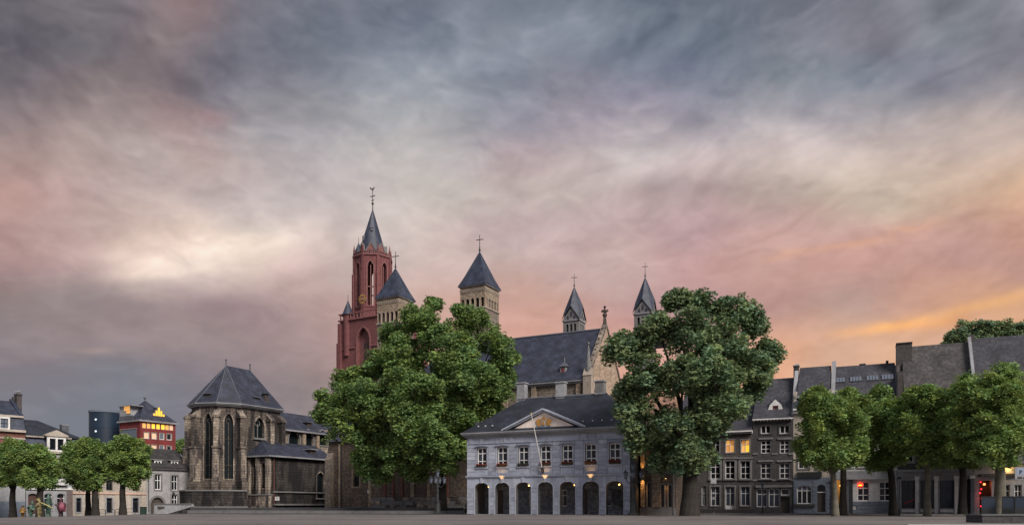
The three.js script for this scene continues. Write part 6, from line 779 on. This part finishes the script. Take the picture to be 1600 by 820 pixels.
function pollard(label, px, d, x0, x1, y0, y1, r, bark, seed, lean = 0, group = 'plane trees on the right of the square') {
  const R = rng(seed), L = [], cx = (x0 + x1) / 2, cy = (y0 + y1) / 2, rx = (x1 - x0) / 2, ry = (y1 - y0) / 2;
  for (let i = 0; i < 26; i++) { const a = R() * 6.283, u = R() * 2 - 1, s = Math.pow(1 - u * u, 0.35), q = 0.66 + 0.12 * R(); L.push([cx + Math.cos(a) * s * rx * q, cy - u * ry * (q + 0.06), Math.min(rx, ry) * (0.24 + 0.2 * R()), Math.sin(a) * s * rx * q * d / F]); }
  L.push([cx, cy, Math.min(rx, ry) * 0.6, 0]);
  const g = bigTree('plane_tree', label, px, d, r, (HY - y1) * d / F + 1.6, L, CL.small, LM.pollard, bark, seed, lean); g.userData.group = group; return g;
}
pollard('plane tree with pale leaning trunk nearest the blue grey house', 1306, 69, 1243, 1352, 604, 742, 0.26, m_.barkpale, 301, -0.3);
pollard('plane tree with dark trunk just right of the leaning pale trunk', 1318, 74, 1284, 1366, 604, 735, 0.3, m_.bark, 302);
pollard('plane tree whose dark trunk leans before the white house', 1397, 74, 1344, 1418, 604, 738, 0.32, m_.bark, 303, -0.35);
pollard('plane tree with pale trunk before the middle shop window', 1450, 70, 1396, 1484, 598, 735, 0.26, m_.barkpale, 304);
pollard('plane tree with dark trunk before the shop doorway', 1505, 74, 1468, 1536, 600, 738, 0.32, m_.bark, 305);
pollard('plane tree with thick pale trunk before the restaurant', 1563, 65, 1490, 1604, 576, 734, 0.42, m_.barkpale, 306);
pollard('plane tree at the right edge with most of its crown cut off', 1640, 70, 1586, 1690, 578, 735, 0.36, m_.bark, 307);
pollard('plane tree with dark trunk at the left edge', 19, 90, -30, 36, 692, 766, 0.34, m_.bark, 401, 0, lg);
pollard('plane tree behind the painted band of statues', 62, 88, 24, 80, 690, 768, 0.38, m_.bark, 402, 0, lg);
pollard('plane tree with slimmer left trunk of the close pair', 137, 93, 102, 148, 690, 766, 0.3, m_.bark, 403, 0, lg);
pollard('plane tree with thicker right trunk of the close pair', 148, 90, 118, 162, 684, 768, 0.36, m_.bark, 404, 0, lg);
pollard('plane tree before the gatehouse, rightmost of the left row', 191, 91, 170, 226, 683, 762, 0.34, m_.bark, 405, 0, lg);
bigTree('hill_tree', 'tree with leaves coloured darker as if backlit behind the tiled roofs at right', 1545, 150, 0.6, 14, [[1490, 535, 14, 0], [1505, 525, 18, 0], [1530, 518, 20, 0], [1560, 520, 22, 0], [1590, 522, 22, 0], [1540, 545, 30, 0], [1580, 550, 30, 0], [1610, 528, 22, 0], [1510, 550, 18, 0], [1475, 545, 8, 0]], CL.far, LM.chestnut, m_.bark, 501);  // chestnut leaf colour used here to darken the tree as if backlit
bigTree('distant_tree', 'small distant dark tree between red block and blackened church', 282, 230, 0.4, 10, [[276, 700, 8, 0], [284, 693, 8, 0], [290, 700, 9, 0], [283, 704, 10, 0]], CL.far, LM.plane, m_.bark, 502);
console.log('leaf clumps', leafCount);

// ---------- street furniture ----------
function lampPost(name, label, px, d, H, arms) {
  const g = thing(name, label, 'street lamp', null, at3(px, d));
  mesh(g, 'base', [box(-0.42, 0.42, 0, 0.25, -0.42, 0.42), cyl(0.36, 0.3, 0.25, 1.35, 0, 0, 8), cyl(0.4, 0.4, 1.35, 1.45, 0, 0, 8)], m_.iron); mesh(g, 'post', [cyl(0.17, 0.1, 1.45, H, 0, 0, 10), cyl(0.2, 0.2, H * 0.6, H * 0.6 + 0.1, 0, 0, 10)], m_.iron);
  const lan = (x, y, z) => { const q = part(g, 'lantern'); mesh(q, 'glass', cyl(0.14, 0.24, y, y + 0.5, x, z, 6), m_.glasspale); mesh(q, 'cap', [cyl(0.3, 0.08, y + 0.5, y + 0.72, x, z, 6), ball(0.06, x, y + 0.78, z, 6), cyl(0.16, 0.16, y - 0.06, y, x, z, 6)], m_.iron); };
  if (arms) { for (let k = 0; k < 4; k++) { const a = k * Math.PI / 2 + 0.2, x = Math.cos(a) * 0.75, z = Math.sin(a) * 0.75; mesh(g, 'arm', taper([V(0, H - 0.9, 0), V(x * 0.6, H - 1.15, z * 0.6), V(x, H - 0.75, z)], [0.05, 0.04], 6, 6), m_.iron); lan(x, H - 0.68, z); } lan(0, H + 0.05, 0); } else lan(0, H + 0.02, 0);
  return g;
}
lampPost('ornate_lamp_post', 'ornate black lamp post with five lanterns under the broad tree', 683.5, 84, 4.1, true);
lampPost('ornate_lamp_post', 'ornate black lamp post with five lanterns at the guardhouse right corner', 990, 74.5, 4.3, true);
function slimLamp(label, px, d, H) { const g = thing('slim_lamp_post', label, 'street lamp', 'slim lamp posts before the right houses', at3(px, d)); mesh(g, 'post', [cyl(0.1, 0.09, 0, 0.7, 0, 0, 8), cyl(0.055, 0.045, 0.7, H, 0, 0, 8)], m_.iron); const q = part(g, 'lantern'); mesh(q, 'glass', cyl(0.12, 0.2, H, H + 0.42, 0, 0, 6), m_.glasspale); mesh(q, 'cap', [cyl(0.26, 0.05, H + 0.42, H + 0.62, 0, 0, 6)], m_.iron); }
slimLamp('slim lamp post before the dark tall house', 1192, 82, 2.9); slimLamp('slim lamp post between the white house and the shopfront', 1406, 71, 3.0);
{ const g = thing('sign_post', 'slim signpost with white plate before the brown house', 'sign', null, at3(1115, 82)); mesh(g, 'post', cyl(0.05, 0.05, 0.13, 4.0, 0, 0, 8), m_.iron); mesh(g, 'plate', box(-0.3, 0.3, 3.3, 3.8, 0.06, 0.1), m_.palegrey); mesh(g, 'small_plate', [box(-0.16, 0.16, 1.6, 1.9, 0.06, 0.1), box(-0.14, 0.14, 2.2, 2.4, 0.06, 0.1)], m_.gutter); mesh(g, 'foot', cyl(0.12, 0.1, 0.1, 0.2, 0, 0, 8), m_.gutter); }
{ const g = thing('parking_sign', 'white and blue parking sign at the right edge', 'sign', null, at3(1592, 52)); const y = (p) => CAMH + (HY - p) / F * 52; mesh(g, 'plate', [box(-0.22, 0.75, y(749), y(730), -0.03, 0.03)], m_.gutter); mesh(g, 'blue_panel', box(-0.12, 0.42, y(741.5), y(731.5), 0.031, 0.04), M(0.2, 0.26, 0.36, null, 0.6)); mesh(g, 'lettering', [text('P', 0.26, 0.15, y(740.5), 0.041), text('300 m', 0.15, 0.2, y(748), 0.031)], m_.iron); mesh(g, 'post', cyl(0.04, 0.04, 0, y(730), 0.62, -0.08, 8), m_.irongrey); }
{ // terrace screens and planter at the right edge
  [['terrace screen panel behind the pale plane trunk', 1546, 62, 20], ['terrace screen panel right of the pale plane trunk', 1577, 61, 18], ['terrace screen panel at the right edge', 1598, 60, 18]].forEach(([l, p, d, w]) => { const g = thing('terrace_screen', l, 'screen', 'terrace screens before the restaurant', at3(p, d)), W = w / F * d; g.rotation.y = -0.43; mesh(g, 'frame', [box(-W / 2, -W / 2 + 0.06, 0, 1.7, -0.03, 0.03), box(W / 2 - 0.06, W / 2, 0, 1.7, -0.03, 0.03), box(-W / 2 + 0.06, W / 2 - 0.06, 1.62, 1.7, -0.03, 0.03), box(-W / 2 + 0.06, W / 2 - 0.06, 0.05, 0.75, -0.025, 0.025)], m_.iron); mesh(g, 'pane', box(-W / 2 + 0.06, W / 2 - 0.06, 0.75, 1.62, -0.01, 0.01), m_.glassblue); });
  const g = thing('low_wall', 'low dark stone wall at the bottom right edge', 'wall', null, at3(1536, 42.5)); g.rotation.y = -0.02; for (let k = 0; k < 5; k++) mesh(g, 'stone', box(k * 0.8 + 0.006, (k + 1) * 0.8 - 0.006, 0, 0.4, -1.6, 0), m_.brickdark); mesh(g, 'coping', box(-0.05, 4.1, 0.4, 0.48, -1.65, 0.05), m_.irongrey);
  for (const [l, p, d] of [['outdoor chair left on the restaurant terrace', 1585, 66], ['outdoor chair nearest the pale trunk on the restaurant terrace', 1571, 66.5]]) { const c = thing('terrace_chair', l, 'chair', 'chairs on the restaurant terrace', at3(p, d)); mesh(c, 'seat', box(-0.25, 0.25, 0.45, 0.5, -0.25, 0.25), m_.wood); mesh(c, 'backrest', box(-0.25, 0.25, 0.55, 1.0, -0.27, -0.23), m_.palegrey); for (const x of [-0.22, 0.22]) for (const z of [-0.22, 0.22]) mesh(c, 'leg', cyl(0.02, 0.02, 0, z < 0 ? 0.98 : 0.45, x, z, 6), m_.iron); }
}
{ // stone ramp parapet left of the church, utility box, railings
  const g = thing('ramp_parapet', 'sloping grey stone parapet between gatehouse and blackened church', 'parapet', null, at3(240, 103)), k = 103 / F; g.position.y = 0; const q = (x, y) => new THREE.Vector2((x - 240) * k, CAMH + (HY - y) * k); mesh(g, 'wall', slab([q(241, 807), q(241, 788), q(300, 787.5), q(302, 791), q(262, 803)], [[q(246, 797), q(258, 795), q(258, 791), q(246, 791)].reverse()], -0.25, 0.25), m_.palegrey); mesh(g, 'coping', box(0, 60 * k, q(0, 788).y, q(0, 786.6).y, -0.35, 0.35), m_.greystone);
  const b = thing('utility_box', 'small dark green utility box beside the gatehouse', 'box', null, at3(223, 104)); mesh(b, 'cabinet', box(-0.35, 0.35, 0, 1.0, -0.25, 0.25), M(0.02, 0.045, 0.035, null, 0.6)); mesh(b, 'lid', box(-0.4, 0.4, 1.0, 1.08, -0.3, 0.3), m_.iron);
  [[156, 100, 'leftmost iron hoop rail before the cream house'], [171, 101, 'second iron hoop rail from left before the cream house'], [186, 102, 'third iron hoop rail from left before the cream house'], [203, 103, 'rightmost iron hoop rail before the cream house']].forEach(([p, d, l]) => { const h = thing('hoop_rail', l, 'rail', 'hoop rails before the cream house', at3(p, d)); mesh(h, 'hoop', taper([V(-0.6, 0, 0), V(-0.6, 0.7, 0), V(-0.5, 0.82, 0), V(0.5, 0.82, 0), V(0.6, 0.7, 0), V(0.6, 0, 0)], [0.035, 0.035], 6, 20), m_.iron); mesh(h, 'crossbar', box(-0.58, 0.58, 0.4, 0.44, -0.015, 0.015), m_.iron); });
  const s = thing('wall_plate', 'small white plate on the brown apse wall', 'sign'); const lw = new Frame(513, 112, 24); lw.put(s, lw.X(576.5), lw.Y(576.5, 768), 0.21); mesh(s, 'plate', box(-0.17, 0.17, -0.22, 0.22, 0, 0.03), m_.white); mesh(s, 'printed_text', [box(-0.1, 0.1, -0.02, 0.06, 0.031, 0.036)], m_.irongrey);
  const t = thing('tree_lamp_pole', 'slim dark pole between the left plane trees', 'pole', null, at3(153.5, 99)); mesh(t, 'pole', cyl(0.05, 0.04, 0, 4.6, 0, 0, 8), m_.iron); mesh(t, 'foot', cyl(0.09, 0.09, 0, 0.4, 0, 0, 8), m_.iron);
}
// ---------- painted statues of a carnival band ----------
function statue(label, px, d, bones, colour, scale, extra, turn = 0) {   // bones: [ax, ay, az, ra, bx, by, bz, rb]; joined smoothly into one figure
  const N = 44, S = 1.25, mc = new MarchingCubes(N, m_.iron, false, false, 60000); mc.isolation = 0;
  for (let z = 0; z < N; z++) for (let y = 0; y < N; y++) for (let x = 0; x < N; x++) {
    const px_ = (x / N * 2 - 1) * S, py_ = (y / N * 2 - 1) * S + 1.05, pz_ = (z / N * 2 - 1) * S; let acc = 0;
    for (const [ax, ay, az, ra, bx, by, bz, rb] of bones) { const dx = bx - ax, dy = by - ay, dz = bz - az, L = dx * dx + dy * dy + dz * dz || 1e-6, t = clamp(((px_ - ax) * dx + (py_ - ay) * dy + (pz_ - az) * dz) / L), dd = Math.hypot(px_ - ax - dx * t, py_ - ay - dy * t, pz_ - az - dz * t) - mix(ra, rb, t); acc += Math.exp(-dd * 26); }
    mc.field[x + y * N + z * N * N] = Math.log(acc) / 26;
  }
  mc.update(); const n = mc.count, geo = new THREE.BufferGeometry(); geo.setAttribute('position', new THREE.BufferAttribute(mc.positionArray.slice(0, n * 3), 3)); geo.setAttribute('normal', new THREE.BufferAttribute(mc.normalArray.slice(0, n * 3), 3)); geo.scale(S, S, S).translate(0, 1.05, 0);
  const g = thing('carnival_statue', label, 'statue', 'painted carnival band statues', at3(px, d)); g.scale.setScalar(scale * 0.93); g.rotation.y = turn; mesh(g, 'figure', geo, M(...colour, T.mottle, 0.55, 0.004)); extra?.(g); return g;
}
const body = (o = {}) => { const { lean = 0, armL = [0.35, 0.95, 0.25], armR = [-0.35, 0.95, 0.25], skirt = 0.16, hat = 0.3, step: st = 0.1, belly = 0.2 } = o; return [
  [-0.1, 0.06, 0.12 + st, 0.07, -0.1, 0.07, -0.02 + st, 0.075], [0.1, 0.06, 0.12 - st, 0.07, 0.1, 0.07, -0.02 - st, 0.075], [-0.1, 0.08, st, 0.075, -0.11, 0.48, 0.03, 0.085], [0.1, 0.08, -st, 0.075, 0.11, 0.48, 0.03, 0.085], [-0.11, 0.48, 0.03, 0.09, -0.09, 0.9, 0, skirt], [0.11, 0.48, 0.03, 0.09, 0.09, 0.9, 0, skirt],
  [0, 0.92, 0, belly, lean * 0.5, 1.3, 0, 0.19], [-0.17 + lean, 1.4, 0, 0.09, 0.17 + lean, 1.4, 0, 0.09], [lean, 1.42, 0, 0.075, lean, 1.55, 0.02, 0.07], [lean, 1.62, 0.03, 0.12, lean, 1.72, 0.02, 0.12], [lean, 1.66, 0.14, 0.03, lean, 1.64, 0.17, 0.03], [lean, 1.76, 0, 0.14, lean, 1.78 + hat, -0.02, 0.04],
  [0.19 + lean, 1.4, 0, 0.085, 0.36, 1.15, 0.02, 0.065], [0.36, 1.15, 0.02, 0.065, ...armL, 0.05], [-0.19 + lean, 1.4, 0, 0.085, -0.36, 1.15, 0.02, 0.065], [-0.36, 1.15, 0.02, 0.065, ...armR, 0.05], [...armL, 0.05, armL[0] - 0.04, armL[1] + 0.02, armL[2] + 0.09, 0.035], [...armR, 0.05, armR[0] + 0.04, armR[1] + 0.02, armR[2] + 0.09, 0.035]]; };
statue('small yellow statue of a drummer, leftmost of the painted band', 34.5, 83, body({ hat: 0.12, belly: 0.26, armL: [0.4, 1.05, 0.2], armR: [-0.4, 1.05, 0.2] }), [0.19, 0.1, 0.025], 0.8, (g) => { mesh(g, 'drum', [cyl(0.28, 0.28, 0.8, 1.1, 0, 0.38, 14), cyl(0.3, 0.3, 0.79, 0.83, 0, 0.38, 14), cyl(0.3, 0.3, 1.07, 1.11, 0, 0.38, 14)], M(0.36, 0.22, 0.05, T.mottle, 0.5, 0.003)); mesh(g, 'hat', cyl(0.26, 0.2, 1.74, 1.84, 0, 0.01, 12), m_.iron); }, 0.4);
statue('green statue of a bent musician beside the yellow drummer', 47, 83, body({ lean: 0.14, skirt: 0.22, armR: [-0.3, 1.3, 0.35], armL: [0.3, 1.0, 0.3] }), [0.05, 0.1, 0.075], 1.0, (g) => { mesh(g, 'horn', taper([V(-0.3, 1.5, 0.3), V(-0.2, 1.3, 0.45), V(0, 1.05, 0.5), V(0.2, 0.95, 0.5)], [0.03, 0.05, 0.14], 10, 8), M(0.1, 0.18, 0.13, T.mottle, 0.5, 0.003)); }, 0.8);
statue('pale yellow statue of a trombone player by the tree trunk', 60, 83, body({ hat: 0.25, armR: [-0.25, 1.35, 0.4], armL: [0.3, 1.25, 0.6] }), [0.19, 0.155, 0.07], 1.12, (g) => { mesh(g, 'trombone', [taper([V(0, 1.55, 0.2), V(0.2, 1.35, 0.7), V(0.5, 1.0, 1.3)], [0.035, 0.03], 8, 4), taper([V(0.09, 1.55, 0.2), V(0.29, 1.35, 0.7), V(0.59, 1.0, 1.3)], [0.035, 0.03], 8, 4), taper([V(0, 1.55, 0.2), V(-0.1, 1.75, 0.1), V(-0.25, 1.9, 0)], [0.04, 0.06, 0.17], 10, 6), ball(0.07, 0.55, 1.0, 1.32, 8)], M(0.42, 0.36, 0.14, T.mottle, 0.4, 0.003)); }, 1.1);
statue('tall pale green statue of a conductor in the painted band', 74.5, 83.5, body({ hat: 0.5, skirt: 0.2, armL: [0.4, 1.7, 0.2], armR: [-0.3, 1.0, 0.3] }), [0.055, 0.11, 0.08], 1.3, (g) => { mesh(g, 'plume', [0, 1, 2, 3].map((k) => taper([V(0, 2.2, 0), V(0.1 * (k - 1.5), 2.35, -0.05), V(0.2 * (k - 1.5), 2.38, -0.1)], [0.04, 0.01], 5, 4)), M(0.3, 0.3, 0.26, null, 0.8)); mesh(g, 'sash', new THREE.TorusGeometry(0.24, 0.035, 6, 20).rotateX(Math.PI / 2).translate(0, 1.0, 0), m_.iron); }, -0.2);
statue('pink statue of a stout bass drummer, rightmost of the painted band', 94, 83, body({ belly: 0.32, skirt: 0.26, hat: 0.2, armL: [0.45, 1.1, 0.3], armR: [-0.45, 1.2, 0.25] }), [0.07, 0.026, 0.036], 1.15, (g) => { mesh(g, 'bass_drum', [cyl(0.44, 0.44, -0.16, 0.16, 0, 0, 20).rotateZ(Math.PI / 2).translate(0.28, 0.95, 0.45), ...[-0.17, 0.17].map((x) => new THREE.TorusGeometry(0.44, 0.035, 6, 20).rotateY(Math.PI / 2).translate(0.28 + x, 0.95, 0.45))], M(0.26, 0.07, 0.11, T.mottle, 0.5, 0.003)); mesh(g, 'drum_stick', cyl(0.02, 0.02, 0, 0.55, 0, 0, 6).rotateZ(0.9).translate(-0.4, 1.15, 0.3), m_.wood); }, 0.3);

renderer.render(scene, camera);
